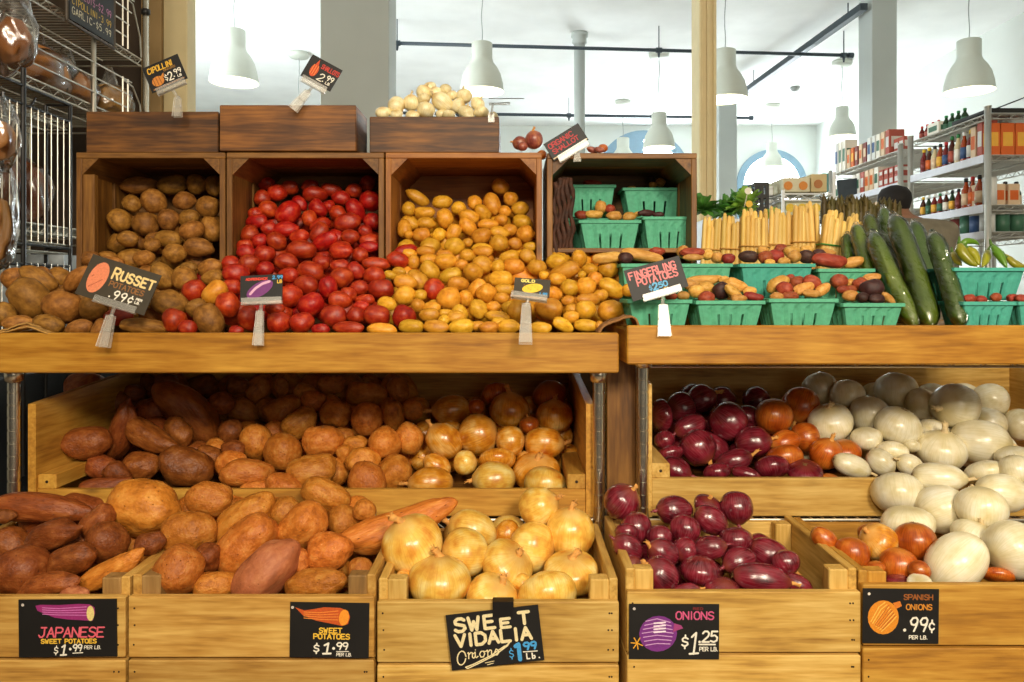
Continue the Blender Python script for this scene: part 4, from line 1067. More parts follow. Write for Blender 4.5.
def bundle(label, xl, xr, ytl, ytr, xbl, xbr, D, n, mat, group, r=0.0074, zb=1.237, green=False, band=M_BAND, rows=2):
    root = empty('asparagus_bundle', ((X(xbl, D) + X(xbr, D)) / 2, D, zb), label, 'asparagus', group)
    for row in range(rows):
        for i in range(n):
            t = (i + 0.5 * (row % 2)) / max(1, n - 1 + 0.5 * (row % 2)) if n > 1 else .5
            Dd = D + row * r * 1.8
            xt = X(xl + (xr - xl) * t, D); xb = X(xbl + (xbr - xbl) * t, D)
            zt = Z(ytl + (ytr - ytl) * t + random.uniform(-6, 5) - (row * 3), D)
            spear((xb, Dd, zb), (xt + random.uniform(-.003, .003), Dd + .012, zt), r * random.uniform(.85, 1.12), mat, root, green)
    zc = zb + (Z((ytl + ytr) / 2, D) - zb) * 0.62; u = .62
    xa = X(xbl + (xl - xbl) * u, D) - r * 1.1; xb_ = X(xbr + (xr - xbr) * u, D) + r * 1.1
    dz = (X(xl, D) - X(xbl, D) + X(xr, D) - X(xbr, D)) / 2 / 0.22 * (xb_ - xa)   # band square to the lean
    m = MB(); y0, y1 = D - r * .5, D + rows * r * 1.9 + .006
    cs = [(xa, y0, zc + dz * .5), (xb_, y0, zc - dz * .5), (xb_, y1, zc - dz * .5), (xa, y1, zc + dz * .5), (xa, y0, zc + dz * .5)]
    for a, b in zip(cs, cs[1:]): m.tube(a, b, 0.0022, n=6)
    m.build('band', band, root)
WG = 'white asparagus bundles'
for a in [('white asparagus bundle leftmost beside the crate, short', 706, 722, 221, 221, 701, 717, 2.10, 5),
          ('white asparagus bundle second from left, short and straight', 726, 744, 219, 221, 722, 741, 2.09, 5),
          ('tall yellowish asparagus bundle with band across its middle', 746, 768, 215, 216, 742, 767, 2.07, 7),
          ('pale asparagus bundle behind the middle green basket', 773, 795, 213, 214, 769, 792, 2.08, 6),
          ('pale fanned asparagus bundle left of the leaning bundle', 797, 817, 209, 208, 794, 821, 2.07, 6)]:
    bundle(*a, M_WASP, WG)
bundle('white asparagus bundle leaning right with a green band', 829, 846, 212, 217, 817, 836, 2.03, 6, M_WASP, WG, band=M_BANDG)
bundle('white asparagus bundle leaning right beside the cucumbers', 853, 864, 212, 222, 836, 848, 2.05, 4, M_WASP, WG, band=M_BANDG)
GG = 'green asparagus bundles behind'
bundle('green asparagus bundle with dark tips, leftmost behind', 826, 846, 197, 199, 824, 842, 2.20, 6, M_GASP, GG, .0085, green=True)
bundle('green asparagus bundle with dark tips, middle behind', 850, 872, 199, 198, 847, 868, 2.19, 6, M_GASP, GG, .0085, green=True)
bundle('green asparagus bundle tipping right toward the person', 876, 902, 200, 203, 868, 884, 2.20, 6, M_GASP, GG, .0085, green=True)

# ---------------------------------------------------------------- wrapped cucumbers
M_CUKE = skin('cucumber_skin', (40, 62, 6), (78, 106, 16), (124, 144, 36), 0.35, (120, 140, 50), 0.35, 2.5, 0.01, 0.25, 0.6)
def cuke(label, t, b, wpx):
    p1, p0 = P(*t), P(*b)
    r = 0.85 * wpx / 2 / F * (t[2] + b[2]) / 2
    d = p1 - p0
    m = MB(); side = Vector((d.z, 0, -d.x)).normalized() * random.uniform(-.006, .006)
    ts = [0, .02, .07, .2, .5, .8, .92, .98, 1.0]; rs = [.25, .6, .88, 1, 1, .97, .78, .45, .15]
    m.path([p0 + d * x + side * math.sin(PI * x) for x in ts], [r * v for v in rs], 24)
    for v in m.bm.verts:
        v.co += Vector((noise.noise(v.co * 60), noise.noise(v.co * 60 + Vector((9, 0, 0))), 0)) * .0012
    o = m.build('cucumber', M_CUKE, None, True)
    put(o, label, 'cucumber', 'shrink wrapped cucumbers leaning on the right tray')
    m = MB()
    ts = [-.03, 0.0, .05] + [.1 + i * .025 for i in range(33)] + [.95, 1.0, 1.04]; rs = [.25, .55, .95] + [1.09] * 33 + [.85, .4, .3]
    m.path([p0 + d * x + side * math.sin(PI * x) for x in ts], [r * v for v in rs], 28)
    for v in m.bm.verts:
        v.co += Vector((noise.noise(v.co * 70), noise.noise(v.co * 70 + Vector((9, 0, 0))), 0)) * .0022 + Vector((random.uniform(-1, 1), random.uniform(-1, 1), random.uniform(-1, 1))) * .0011
    m.build('plastic_wrap', M_WRAP, o, False)
    return o
def cz(x, y): return (840 + x / 4.87, 190 + y / 4.87)
for lab, t, tD, b, bD, w in [
    ('widest cucumber leaning left to right at front centre of the bunch', (262, 130), 1.93, (440, 655), 1.70, 118),
    ('cucumber crossing behind the basket corner, second from front left', (160, 212), 1.89, (368, 660), 1.72, 105),
    ('cucumber at right end of the bunch, top pointed', (452, 212), 1.80, (590, 655), 1.66, 98),
    ('slim cucumber behind the widest one, speckled with glints', (360, 160), 2.02, (462, 600), 1.80, 95),
    ('cucumber tucked between two front ones, blue sticker beside it', (205, 215), 1.99, (345, 600), 1.80, 85),
    ('short looking cucumber standing at left behind the basket', (78, 172), 1.97, (170, 520), 1.82, 82),
    ('leftmost cucumber beside the leaning asparagus', (34, 215), 2.0, (70, 480), 1.90, 62),
    ('cucumber tip showing at top left, paler wrap', (135, 122), 2.06, (240, 480), 1.93, 80),
    ('cucumber tip showing highest behind the widest one', (210, 88), 2.08, (330, 520), 1.93, 75)]:
    a, c = cz(*t), cz(*b)
    cuke(lab, (*a, tD), (*c, bD), w / 4.87)

# ---------------------------------------------------------------- peppers in the right basket
M_PEP = skin('pepper_skin', (108, 112, 16), (152, 146, 30), (184, 170, 56), 0.3, (120, 110, 20), 0.2, 1.5, 0.02, 0.05, 0.6)
M_PEPG = skin('green_pepper_skin', (60, 110, 24), (96, 150, 36), (130, 176, 60), 0.3, (60, 90, 20), 0.2, 1.5, 0.02, 0.05, 0.6)
M_STEM = plain('pepper_stem', (84, 120, 40), 0.6)
def pepper(label, pts, w, mat):
    q = [P(900 + x / 5.69, 220 + y / 5.69, D) for x, y, D in pts]
    # smooth the path
    pp = []
    for i in range(len(q) - 1):
        for k in range(5): pp.append(q[i].lerp(q[i + 1], k / 5))
    pp.append(q[-1])
    for _ in range(3): pp = [pp[0]] + [(pp[i - 1] + pp[i] * 2 + pp[i + 1]) / 4 for i in range(1, len(pp) - 1)] + [pp[-1]]
    r = w / 2 / 5.69 / F * 1.78; n = len(pp)
    m = MB(); m.path(pp, [r * (0.55 + .45 * min(1, i / 3)) * (1 - (i / (n - 1)) ** 3 * .85) for i in range(n)], 12)
    o = m.build('pepper', mat, None, True); put(o, label, 'pepper', 'long peppers in the basket at far right')
    d = (pp[0] - pp[1]).normalized()
    m = MB(); m.path([pp[0] - d * .001, pp[0] + d * .008, pp[0] + d * .018 + Vector((.003, 0, .003))], [r * .55, r * .3, r * .2], 7); m.build('stem', M_STEM, o, True)
for a in [('yellow green pepper curving down at left of its basket', [(340, 140, 1.80), (352, 190, 1.79), (400, 240, 1.78), (440, 262, 1.77)], 62, M_PEP),
          ('bright green pepper arching over the top', [(345, 150, 1.83), (375, 118, 1.83), (420, 122, 1.83), (450, 140, 1.83)], 40, M_PEPG),
          ('yellow green pepper bent in the middle of the basket', [(385, 160, 1.82), (425, 200, 1.81), (450, 255, 1.79)], 60, M_PEP),
          ('dull yellow pepper right of the bent ones', [(500, 180, 1.83), (490, 225, 1.81), (470, 265, 1.79)], 50, M_PEP),
          ('straight bright green pepper pointing down right', [(528, 150, 1.80), (570, 205, 1.78), (608, 272, 1.76)], 52, M_PEPG),
          ('olive pepper lying behind the straight green one', [(590, 200, 1.84), (640, 240, 1.84), (700, 255, 1.84)], 44, M_PEP),
          ('olive pepper low at the left rim', [(300, 190, 1.84), (320, 230, 1.82), (350, 258, 1.80)], 50, M_PEP),
          ('yellow pepper at far right of the basket', [(610, 215, 1.80), (660, 262, 1.79), (720, 262, 1.79)], 40, M_PEP)]:
    pepper(*a)

# ---------------------------------------------------------------- cloth and sacks
M_BURL = plain('burlap', (150, 104, 58), 0.9, noise_amt=0.3, scale=160, bump=0.6)
M_BURLL = plain('tan_strap', (176, 132, 66), 0.85, noise_amt=0.25, scale=120, bump=0.5)
M_SACK = plain('dark_sack', (66, 36, 20), 0.75, noise_amt=0.6, scale=60, bump=0.8)
def sheet(name, label, cat, pts, D0, D1, th, mat, wav=0.003):
    m = MB(); n = len(pts)
    fine = []
    for a, b in zip(pts, pts[1:]):
        for k in range(6): fine.append((a[0] + (b[0] - a[0]) * k / 6, a[1] + (b[1] - a[1]) * k / 6))
    fine.append(pts[-1])
    for _ in range(4): fine = [fine[0]] + [((fine[i - 1][0] + 2 * fine[i][0] + fine[i + 1][0]) / 4, (fine[i - 1][1] + 2 * fine[i][1] + fine[i + 1][1]) / 4) for i in range(1, len(fine) - 1)] + [fine[-1]]
    grid = []
    for j in range(7):
        D = D0 + (D1 - D0) * j / 6
        grid.append([m.bm.verts.new(P(x, y, D0) + Vector((0, D - D0, noise.noise(Vector((x * .2, j * .6, 0))) * wav))) for x, y in fine])
    for j in range(6):
        for i in range(len(fine) - 1):
            m.bm.faces.new((grid[j][i], grid[j][i + 1], grid[j + 1][i + 1], grid[j + 1][i]))
    o = m.build(name, mat, None, True); s = o.modifiers.new('thick', 'SOLIDIFY'); s.thickness = th
    return put(o, label, cat)
sheet('burlap_liner', 'folded brown burlap edge at right end of the left shelf', 'burlap', [(598, 333), (603, 325), (616, 320), (630, 315), (637, 318), (640, 326), (640, 332)], 1.605, 1.68, 0.004, M_BURL)
sheet('burlap_strap', 'tan strap edge curling over the left shelf at far left', 'strap', [(-10, 334), (10, 330), (24, 326), (34, 328), (48, 333)], 1.60, 1.622, 0.003, M_BURLL)
sheet('burlap_strap', 'tan strap edge rising slightly higher at far left', 'strap', [(-10, 333), (8, 328), (24, 322), (34, 326), (44, 332)], 1.624, 1.64, 0.003, M_BURLL)
m = MB()
for k in range(5):
    x0 = 553.5 + k * 4.2
    pts = []
    for j in range(13):
        y = 178 + j * 6.4 + (0 if k else 4)
        pts.append(P(x0 + 1.6 * math.sin(j * 1.3 + k) + 1.5, y, 1.992 + 0.004 * math.sin(j + k)))
    m.path(pts, [0.0065 + 0.0015 * math.sin(j * 2.1 + k) for j in range(13)], 7)
    for j in (0,):
        pass
sk = m.build('folded_sacks', M_SACK, None, True); put(sk, 'folded dark brown sacks wedged upright inside the fourth crate', 'sacks')
# ---------------------------------------------------------------- hand lettered price cards
G = {
'A':[[(0,0),(2,6),(4,0)],[(.8,2.2),(3.2,2.2)]],'B':[[(0,0),(0,6),(2.8,6),(3.6,5.2),(3.6,4),(2.6,3.2),(0,3.2)],[(2.6,3.2),(4,2.2),(4,.9),(3,0),(0,0)]],
'C':[[(4,5),(3,6),(1.2,6),(0,4.6),(0,1.4),(1.2,0),(3,0),(4,1)]],'D':[[(0,0),(0,6),(2.4,6),(4,4.4),(4,1.6),(2.4,0),(0,0)]],
'E':[[(3.8,6),(0,6),(0,0),(3.8,0)],[(0,3.1),(3,3.1)]],'F':[[(3.8,6),(0,6),(0,0)],[(0,3.1),(3,3.1)]],
'G':[[(4,5),(3,6),(1.2,6),(0,4.6),(0,1.4),(1.2,0),(3,0),(4,1),(4,2.8),(2.4,2.8)]],'H':[[(0,0),(0,6)],[(4,0),(4,6)],[(0,3),(4,3)]],
'I':[[(2,0),(2,6)]],'J':[[(1,6),(4,6)],[(3,6),(3,1.4),(2,0),(.8,0),(0,1.2)]],'K':[[(0,0),(0,6)],[(4,6),(0,2.6)],[(1.4,3.6),(4,0)]],
'L':[[(0,6),(0,0),(3.6,0)]],'M':[[(0,0),(0,6),(2,2.5),(4,6),(4,0)]],'N':[[(0,0),(0,6),(4,0),(4,6)]],
'O':[[(1.2,0),(0,1.4),(0,4.6),(1.2,6),(2.8,6),(4,4.6),(4,1.4),(2.8,0),(1.2,0)]],'P':[[(0,0),(0,6),(3,6),(4,5),(4,3.8),(3,2.8),(0,2.8)]],
'R':[[(0,0),(0,6),(3,6),(4,5),(4,3.9),(3,3),(0,3)],[(2,3),(4,0)]],'S':[[(3.8,5.2),(2.8,6),(1.2,6),(.2,5),(.4,3.7),(3.6,2.5),(3.9,1.2),(2.8,0),(1,0),(0,.9)]],
'T':[[(0,6),(4,6)],[(2,6),(2,0)]],'U':[[(0,6),(0,1.4),(1.2,0),(2.8,0),(4,1.4),(4,6)]],'V':[[(0,6),(2,0),(4,6)]],
'W':[[(0,6),(1,0),(2,4),(3,0),(4,6)]],'Y':[[(0,6),(2,3),(4,6)],[(2,3),(2,0)]],
'0':[[(1.2,0),(0,1.4),(0,4.6),(1.2,6),(2.8,6),(4,4.6),(4,1.4),(2.8,0),(1.2,0)]],
'1':[[(.8,4.8),(2.2,6),(2.2,0)]],'l':[[(.6,4.8),(2.2,6),(2.0,0)],[(.4,0),(3.8,.2)]],
'2':[[(.2,4.8),(1.2,6),(3,6),(3.9,4.8),(3.4,3.2),(0,0),(4,0)]],'3':[[(0,5.2),(1.4,6),(3,6),(3.8,4.8),(3,3.4),(1.6,3.2)],[(3,3.2),(4,2),(3.4,.6),(2,0),(0,.8)]],
'5':[[(3.8,6),(.6,6),(.3,3.4),(2.4,3.8),(3.9,2.6),(3.6,.8),(2,0),(0,.6)]],
'9':[[(3.8,3.6),(2.4,2.7),(.8,3),(0,4.4),(1,5.8),(2.8,6),(3.8,5),(3.7,3),(2.6,0)]],
'.':[[(1.6,0),(2,.3)]],'*':[[(1.6,2.6),(2,2.9)]],'-':[[(.6,3),(3.4,3)]],"'":[[(2,6),(1.8,5)]],
'$':[[(3.6,4.6),(2.6,5.2),(1.2,5.2),(.3,4.4),(.6,3.4),(3.4,2.6),(3.7,1.6),(2.6,.8),(1.2,.8),(.2,1.4)],[(2,6.6),(2,5.2)],[(2,.8),(2,-.6)]],
'c':[[(3.6,3.6),(2.4,4.4),(1,4),(.3,2.8),(1,1.4),(2.6,1.2),(3.6,1.8)],[(2.2,5.6),(2.2,4.4)],[(2,1.2),(2,0)]],
'n':[[(0,3.4),(.6,3.6),(.7,0)],[(.7,2.2),(2,3.6),(3,3.2),(3,.6),(3.8,0),(4.6,.8)]],
'i':[[(0,2.6),(1,3.4),(1,.6),(1.8,0),(2.8,.8)],[(1.1,4.6),(1.2,4.8)]],
'o':[[(2.4,3.4),(.8,3.4),(0,1.8),(.8,0),(2.4,0),(3.2,1.8),(2.4,3.4),(3.2,3.0),(4.4,3.2)]],
's':[[(0,0.6),(1.4,3.6),(2.6,3),(3,1.2),(2,0),(0.2,.3)]],
'b':[[(0,6),(0,0),(2.4,0),(3.2,1.4),(2.6,3),(.2,3)]],' ':[],
}
WID = {'I': .45, '.': .5, '*': .6, "'": .4, '1': .65, 'l': .9, ' ': .7, 'i': .65, 'M': 1.15, 'W': 1.2}
def colr(rgb): 
    key = 'paint_%d_%d_%d' % rgb
    return bpy.data.materials.get(key) or plain(key, rgb, 0.6, noise_amt=0.12, scale=400)
class Flat:
    """flat paint shapes in card coordinates: pixels, y down, origin at the card's upper left corner"""
    def __init__(s, u, w, h): s.u, s.w, s.h, s.bm, s.z = u, w, h, bmesh.new(), 0.0011
    def v(s, x, y): return s.bm.verts.new(((x - s.w / 2) * s.u, (s.h / 2 - y) * s.u, s.z))
    def poly(s, pts):
        try: s.bm.faces.new([s.v(*p) for p in pts])
        except Exception: pass
    def disc(s, x, y, r, ry=None, n=10, rot=0):
        ry = ry or r
        s.poly([(x + r * math.cos(2 * PI * k / n) * math.cos(rot) - ry * math.sin(2 * PI * k / n) * math.sin(rot), y + r * math.cos(2 * PI * k / n) * math.sin(rot) + ry * math.sin(2 * PI * k / n) * math.cos(rot)) for k in range(n)])
    def line(s, pts, t, taper=False):
        n = len(pts)
        for i, (a, b) in enumerate(zip(pts, pts[1:])):
            dx, dy = b[0] - a[0], b[1] - a[1]; L = math.hypot(dx, dy)
            if L < 1e-6: continue
            t0 = t * (1 - .8 * i / n) if taper else t; t1 = t * (1 - .8 * (i + 1) / n) if taper else t
            nx, ny = -dy / L / 2, dx / L / 2
            s.poly([(a[0] + nx * t0, a[1] + ny * t0), (b[0] + nx * t1, b[1] + ny * t1), (b[0] - nx * t1, b[1] - ny * t1), (a[0] - nx * t0, a[1] - ny * t0)])
            s.z += 0.000004
            s.disc(b[0], b[1], t1 / 2, n=8)
            if i == 0: s.disc(a[0], a[1], t0 / 2, n=8)
            s.z += 0.000004
    def text(s, txt, x, y, h, w, t, slant=0.0, gap=0.35, rise=0.0, jit=0.0):
        """y is the base line; w width of one letter"""
        for ch in txt:
            k = WID.get(ch, 1.0)
            j = random.uniform(-jit, jit)
            for pl in G.get(ch, []):
                cx = (4 * (1 - k)) / 2 if k < 1 else 0
                s.line([(x + ((p[0] - cx) / 4 * w) + p[1] / 6 * h * slant, y - p[1] / 6 * h + j) for p in pl], t)
            adv = w * k + w * gap
            x += adv; y += rise * adv
    def build(s, name, mat, parent):
        for f in s.bm.faces:
            f.normal_update()
            if f.normal.z < 0: f.normal_flip()
        me = bpy.data.meshes.new(name); s.bm.to_mesh(me); s.bm.free(); me.materials.append(mat)
        o = bpy.data.objects.new(name, me); COL.objects.link(o); o.parent = parent
        return o
def card(label, cx, cy, D, w, h, ang=0.0, pitch=0.0, yaw=0.0, mat=None, name='price_card'):
    u = D / F
    m = bmesh.new(); bmesh.ops.create_cube(m, size=1.0)
    for v in m.verts: v.co = Vector((v.co.x * w * u, v.co.y * h * u, v.co.z * 0.002))
    me = bpy.data.meshes.new(name); m.to_mesh(me); m.free(); me.materials.append(mat or M_BLACK)
    o = bpy.data.objects.new(name, me); COL.objects.link(o)
    M = Matrix.Rotation(R(yaw), 4, 'Z') @ Matrix.Rotation(PI / 2 - R(pitch), 4, 'X') @ Matrix.Rotation(R(-ang), 4, 'Z')
    o.matrix_world = Matrix.Translation(P(cx, cy, D)) @ M
    put(o, label, 'price sign', 'hand lettered black price cards')
    return o, (lambda: Flat(u, w, h))
def paint(o, mk, rgb, fn, name='lettering', z=0.0):
    f = mk(); f.z += z; fn(f); return f.build(name, colr(rgb), o)
def clip(o, u, pts_bar, ball, foot, w=9, tilt=0.0, cp=1.0):
    """clear plastic clip: bar holding the card, ball joint, clamp on the board; card pixels"""
    m = MB()
    inv = lambda x, y, z: Vector((x * u, -y * u, z))
    (x0, y0), (x1, y1) = pts_bar
    a, b = inv(x0, y0, 0.003), inv(x1, y1, 0.003)
    d = (b - a); L = d.length; ang = math.atan2(d.y, d.x)
    rt = Matrix.Rotation(ang, 3, 'Z')
    c = (a + b) / 2
    for zz in (0.0035, -0.0035):
        m.box(c + Vector((-L / 2, -3.2 * u, zz - .001)), c + Vector((L / 2, 3.2 * u, zz + .001)), rot=rt, bev=.0005)
    m.box(c + Vector((-L / 2, -4.2 * u, -.005)), c + Vector((L / 2, -3.2 * u, .005)), rot=rt)
    def off(dx, dy, z):
        ca, sa = math.cos(R(tilt)), math.sin(R(tilt)); dy = dy / cp
        return inv(dx * ca + dy * sa, -dx * sa + dy * ca, z)
    bl = off(*ball, 0.0)
    m.tube(c + Vector((0, -3 * u, 0)), bl, 0.004, 0.003, 10)
    m.lathe([(0.0004, -.0055), (.0045, -.003), (.0058, 0), (.0045, .003), (.0004, .0055)], bl, 12)
    ft = off(*foot, 0.004)
    d = (ft - bl).normalized(); n = Vector((-d.y, d.x, 0)) * w / 2 * u
    for zz in (0.005, -0.004):
        z = Vector((0, 0, zz)); z2 = Vector((0, 0, zz * 1.4)); t = Vector((0, 0, 0.0016))
        m.prism([bl - n * .7 + z, bl + n * .7 + z, ft + n * 1.1 + z2, ft - n * 1.1 + z2], t)
    m.tube(bl.lerp(ft, .45) - n * .8, bl.lerp(ft, .45) + n * .8, .003, n=8)
    bm = m.bm
    bmesh.ops.recalc_face_normals(bm, faces=bm.faces)
    me = bpy.data.meshes.new('clear_clip'); bm.to_mesh(me); bm.free(); me.materials.append(M_CLIP)
    k = bpy.data.objects.new('clear_clip', me); COL.objects.link(k); k.parent = o
    return k
WHT, CRM, YEL, ORG, PNK, BLU = (236, 230, 214), (232, 216, 168), (236, 188, 60), (214, 120, 36), (226, 96, 112), (70, 160, 220)

def tuber(f, pts): f.poly(pts)
def ell(cx, cy, rx, ry, rot=0, n=20):
    return [(cx + rx * math.cos(2 * PI * k / n) * math.cos(rot) - ry * math.sin(2 * PI * k / n) * math.sin(rot), cy + rx * math.cos(2 * PI * k / n) * math.sin(rot) + ry * math.sin(2 * PI * k / n) * math.cos(rot)) for k in range(n)]
def screw(o, mk, x, y, rgb=(200, 190, 180)):
    paint(o, mk, rgb, lambda f: f.disc(x, y, 1.5), 'screw_head', 0.0006)

DC = 1.3495
# japanese sweet potatoes: card 19..117 x 599..657
o, mk = card('black card lettered japanese with a purple sweet potato drawing', 68, 628, DC, 98, 57.5, -0.5)
paint(o, mk, (150, 40, 112), lambda f: f.poly([(17, 6), (22, 5), (40, 5.5), (60, 4.5), (71, 5), (76, 8), (76.5, 14), (74, 21.5), (66, 21), (50, 20), (36, 18), (26, 14), (19, 11)]), 'drawing')
paint(o, mk, (206, 118, 184), lambda f: [f.line([(24, 8 + i * 2.1), (40, 9 + i * 2.1), (68, 7.5 + i * 2.8)], .8) for i in range(4)], 'drawing', .0002)
paint(o, mk, (226, 206, 130), lambda f: f.poly(ell(72, 14, 3.8, 7.6)), 'drawing', .0004)
paint(o, mk, PNK, lambda f: f.text('JAPANESE', 20, 37.5, 9.5, 6.8, 1.6, .12, .22), 'lettering')
paint(o, mk, YEL, lambda f: f.text('SWEET POTATOES', 22.5, 43.6, 4.0, 3.1, 1.1, 0, .3))
paint(o, mk, WHT, lambda f: (f.text('$', 35, 54.5, 7.5, 4, 1.0, .1), f.text('l', 41.5, 55.5, 10, 6.5, 1.7, .15), f.disc(51.5, 49.5, 1.4), f.text('99', 54, 51.5, 6.5, 4, 1.2, .1, .2), f.line([(54, 53.6), (64, 53.2)], .9), f.text('PER LB.', 65.5, 49.5, 3.2, 2.2, .6, .1, .25)))
screw(o, mk, 4.5, 5)
# sweet potatoes: 289..370 x 602..658
o, mk = card('black card reading sweet potatoes with an orange tuber drawing', 329.5, 630, DC, 79, 55, 0.8)
paint(o, mk, (196, 82, 26), lambda f: f.poly([(5, 5), (14, 8), (24, 6.5), (34, 4.5), (50, 5), (58, 8), (60, 14), (58, 21), (52, 23), (42, 21), (26, 18), (13, 13)]), 'drawing')
paint(o, mk, (232, 140, 56), lambda f: [f.line([(14, 9.5 + i * 2), (30, 10 + i * 2.2), (48, 8 + i * 3)], .8) for i in range(4)], 'drawing', .0002)
paint(o, mk, (240, 150, 40), lambda f: f.poly(ell(54, 14.5, 5, 8, .15)), 'drawing', .0004)
paint(o, mk, YEL, lambda f: (f.text('SWEET', 29.5, 30, 4.6, 3.5, 1.2, 0, .3), f.text('POTATOES', 24, 36, 4.8, 3.6, 1.2, 0, .28)))
paint(o, mk, WHT, lambda f: (f.text('$', 24, 50, 8.5, 5.5, 1.4, .05), f.text('l', 33, 51, 10.5, 9, 1.9, .12), f.disc(44, 45.5, 1.5), f.text('99', 47, 46.5, 6.8, 5, 1.4, .05, .2), f.line([(47, 48.6), (59, 48.4)], .8), f.text('PER LB.', 47, 53, 3.0, 2.0, .6, .1, .25)))
screw(o, mk, 2.5, 5)
# sweet vidalia: corners (445,615) (537,604) (545,658) (453,670)
o, mk = card('tilted black card reading sweet vidalia onions clipped to the middle crate', 495, 637.5, DC - .006, 93, 55.5, -6.6)
paint(o, mk, CRM, lambda f: (f.text('SWE', 8, 17.5, 12.5, 10.2, 3.3, 0, .36), f.text('E', 54, 18.5, 8.5, 9.5, 3.0, 0, .36), f.text('T', 72.5, 17, 11.5, 10, 3.3, 0, .3)))
paint(o, mk, CRM, lambda f: f.text('VIDALIA', 7, 32.5, 11.5, 9.6, 3.2, 0, .33))
paint(o, mk, CRM, lambda f: (f.line(ell(11, 44, 4.2, 7, .25, 14) + [(15.6, 43)], 1.2), f.text('nions', 17, 45.5, 10, 6.4, 1.1, .1, .12, -.02), f.line([(50, 40), (58, 36), (62, 32), (58, 37), (44, 45), (28, 51), (16, 55), (14, 53.5), (22, 51.5), (40, 45), (55, 37)], 1.2), f.line([(34, 51.5), (43, 50.6)], .7), f.line([(36, 53.6), (42, 52.6)], .7)), 'lettering')
paint(o, mk, BLU, lambda f: (f.text('$', 59, 50, 9, 4.2, 1.0), f.line([(66, 38.5), (69, 37), (69, 52)], 4.2), f.text('99', 74, 43, 7, 5.6, 2.0, 0, .25)))
paint(o, mk, WHT, lambda f: (f.line([(73, 45), (87, 45.6)], 1.0), f.text('L', 76, 52.3, 5.4, 3, 1.3), f.text('b', 81.5, 52.5, 5.4, 3.4, 1.3), f.disc(88.3, 52.4, .8)))
m = MB()
m.box((-.0185, .0, -.018), (.0185, .026, .0028)); 
mm = m.bm
me = bpy.data.meshes.new('binder_clip'); mm.to_mesh(me); mm.free(); me.materials.append(plain('binder_black', (14, 12, 12), 0.4))
k = bpy.data.objects.new('binder_clip', me); COL.objects.link(k); k.parent = o; k.location = (.0185, .036, 0); k.rotation_euler.z = R(-6.6)
# red onions: 628..720 x 603..659
o, mk = card('black card with purple onion drawing, onions one dollar twenty five', 674, 631.5, DC, 90, 55, 0.2)
paint(o, mk, (118, 44, 130), lambda f: f.poly(ell(29, 29.5, 19, 17.8, -.3)), 'drawing')
paint(o, mk, (158, 60, 120), lambda f: f.poly([(45, 19), (52, 21), (54, 24), (48, 26), (44, 28)]), 'drawing', .0001)
paint(o, mk, (206, 160, 206), lambda f: [f.line([(13 + abs(i - 3) * 1.2, 17 + i * 4.0), (28, 14.5 + i * 4.1), (44 - abs(i - 3) * 1.0, 18 + i * 3.6)], .9) for i in range(7)], 'drawing', .0003)
paint(o, mk, (240, 222, 236), lambda f: [f.line([(25, 19 + i * 3), (36, 18 + i * 3)], 1.6) for i in range(4)], 'drawing', .0005)
paint(o, mk, (226, 160, 40), lambda f: [f.line([(8, 39), (8 + 6 * math.cos(a), 39 + 6 * math.sin(a))], 1.1) for a in (0.4, 1.4, 2.2, 3.2, 4.2, 5.2)], 'drawing', .0001)
paint(o, mk, (206, 84, 128), lambda f: f.text('ONIONS', 47, 15, 7.5, 5.4, 1.4, 0, .3, 0.0))
paint(o, mk, (120, 30, 34), lambda f: f.text('RED', 64, 5.5, 2.2, 2.4, .7, 0, .5))
paint(o, mk, WHT, lambda f: (f.text('$', 52.5, 43, 11, 6.5, 1.7, .05), f.text('l', 60, 49.5, 21, 10, 2.0, .1), f.disc(70.5, 37.5, 1.3), f.text('25', 73, 37.5, 10.5, 6.8, 1.8, .05, .22), f.line([(70, 40), (86, 40)], 1.6), f.text('PER LB.', 70.5, 46.5, 3.8, 2.4, .8, 0, .25)))
screw(o, mk, 5, 4.5)
# spanish onions: 862..939 x 588..644
o, mk = card('black card with orange onion drawing reading spanish onions', 900.5, 616, DC - .001, 76, 54.5, 0.6)
paint(o, mk, (222, 138, 32), lambda f: f.poly(ell(20.5, 28.5, 15.5, 17)), 'drawing')
paint(o, mk, (214, 120, 36), lambda f: f.poly([(30, 14), (37, 12), (39, 17), (33, 20)]), 'drawing', .0001)
paint(o, mk, (244, 196, 90), lambda f: [f.line([(8 + i * 1.8, 33 + i * 1.6), (16 + i * 2.2, 18 + i * 2.4), (22 + i * 1.9, 13.5 + i * 2.3)], .9) for i in range(7)], 'drawing', .0003)
paint(o, mk, (190, 84, 20), lambda f: [f.line([(12 + i * 2, 36 + i * 1.0), (26 + i * 1.6, 16 + i * 2.6)], .8) for i in range(5)], 'drawing', .0005)
paint(o, mk, (150, 84, 30), lambda f: f.text('SPANISH', 41, 10.5, 5, 3.8, 1.1, 0, .18))
paint(o, mk, (206, 132, 40), lambda f: f.text('ONIONS', 43.5, 20.5, 5.2, 3.8, 1.1, 0, .25))
paint(o, mk, WHT, lambda f: (f.disc(42, 41, 1.6), f.text('99', 46.5, 42, 13.5, 7.2, 1.9, .15, .35), f.text('c', 66, 43, 13, 6, 1.7), f.text('PER LB.', 46.5, 49.8, 3.4, 2.4, .75, 0, .25)))
screw(o, mk, 6, 5, (226, 216, 200))

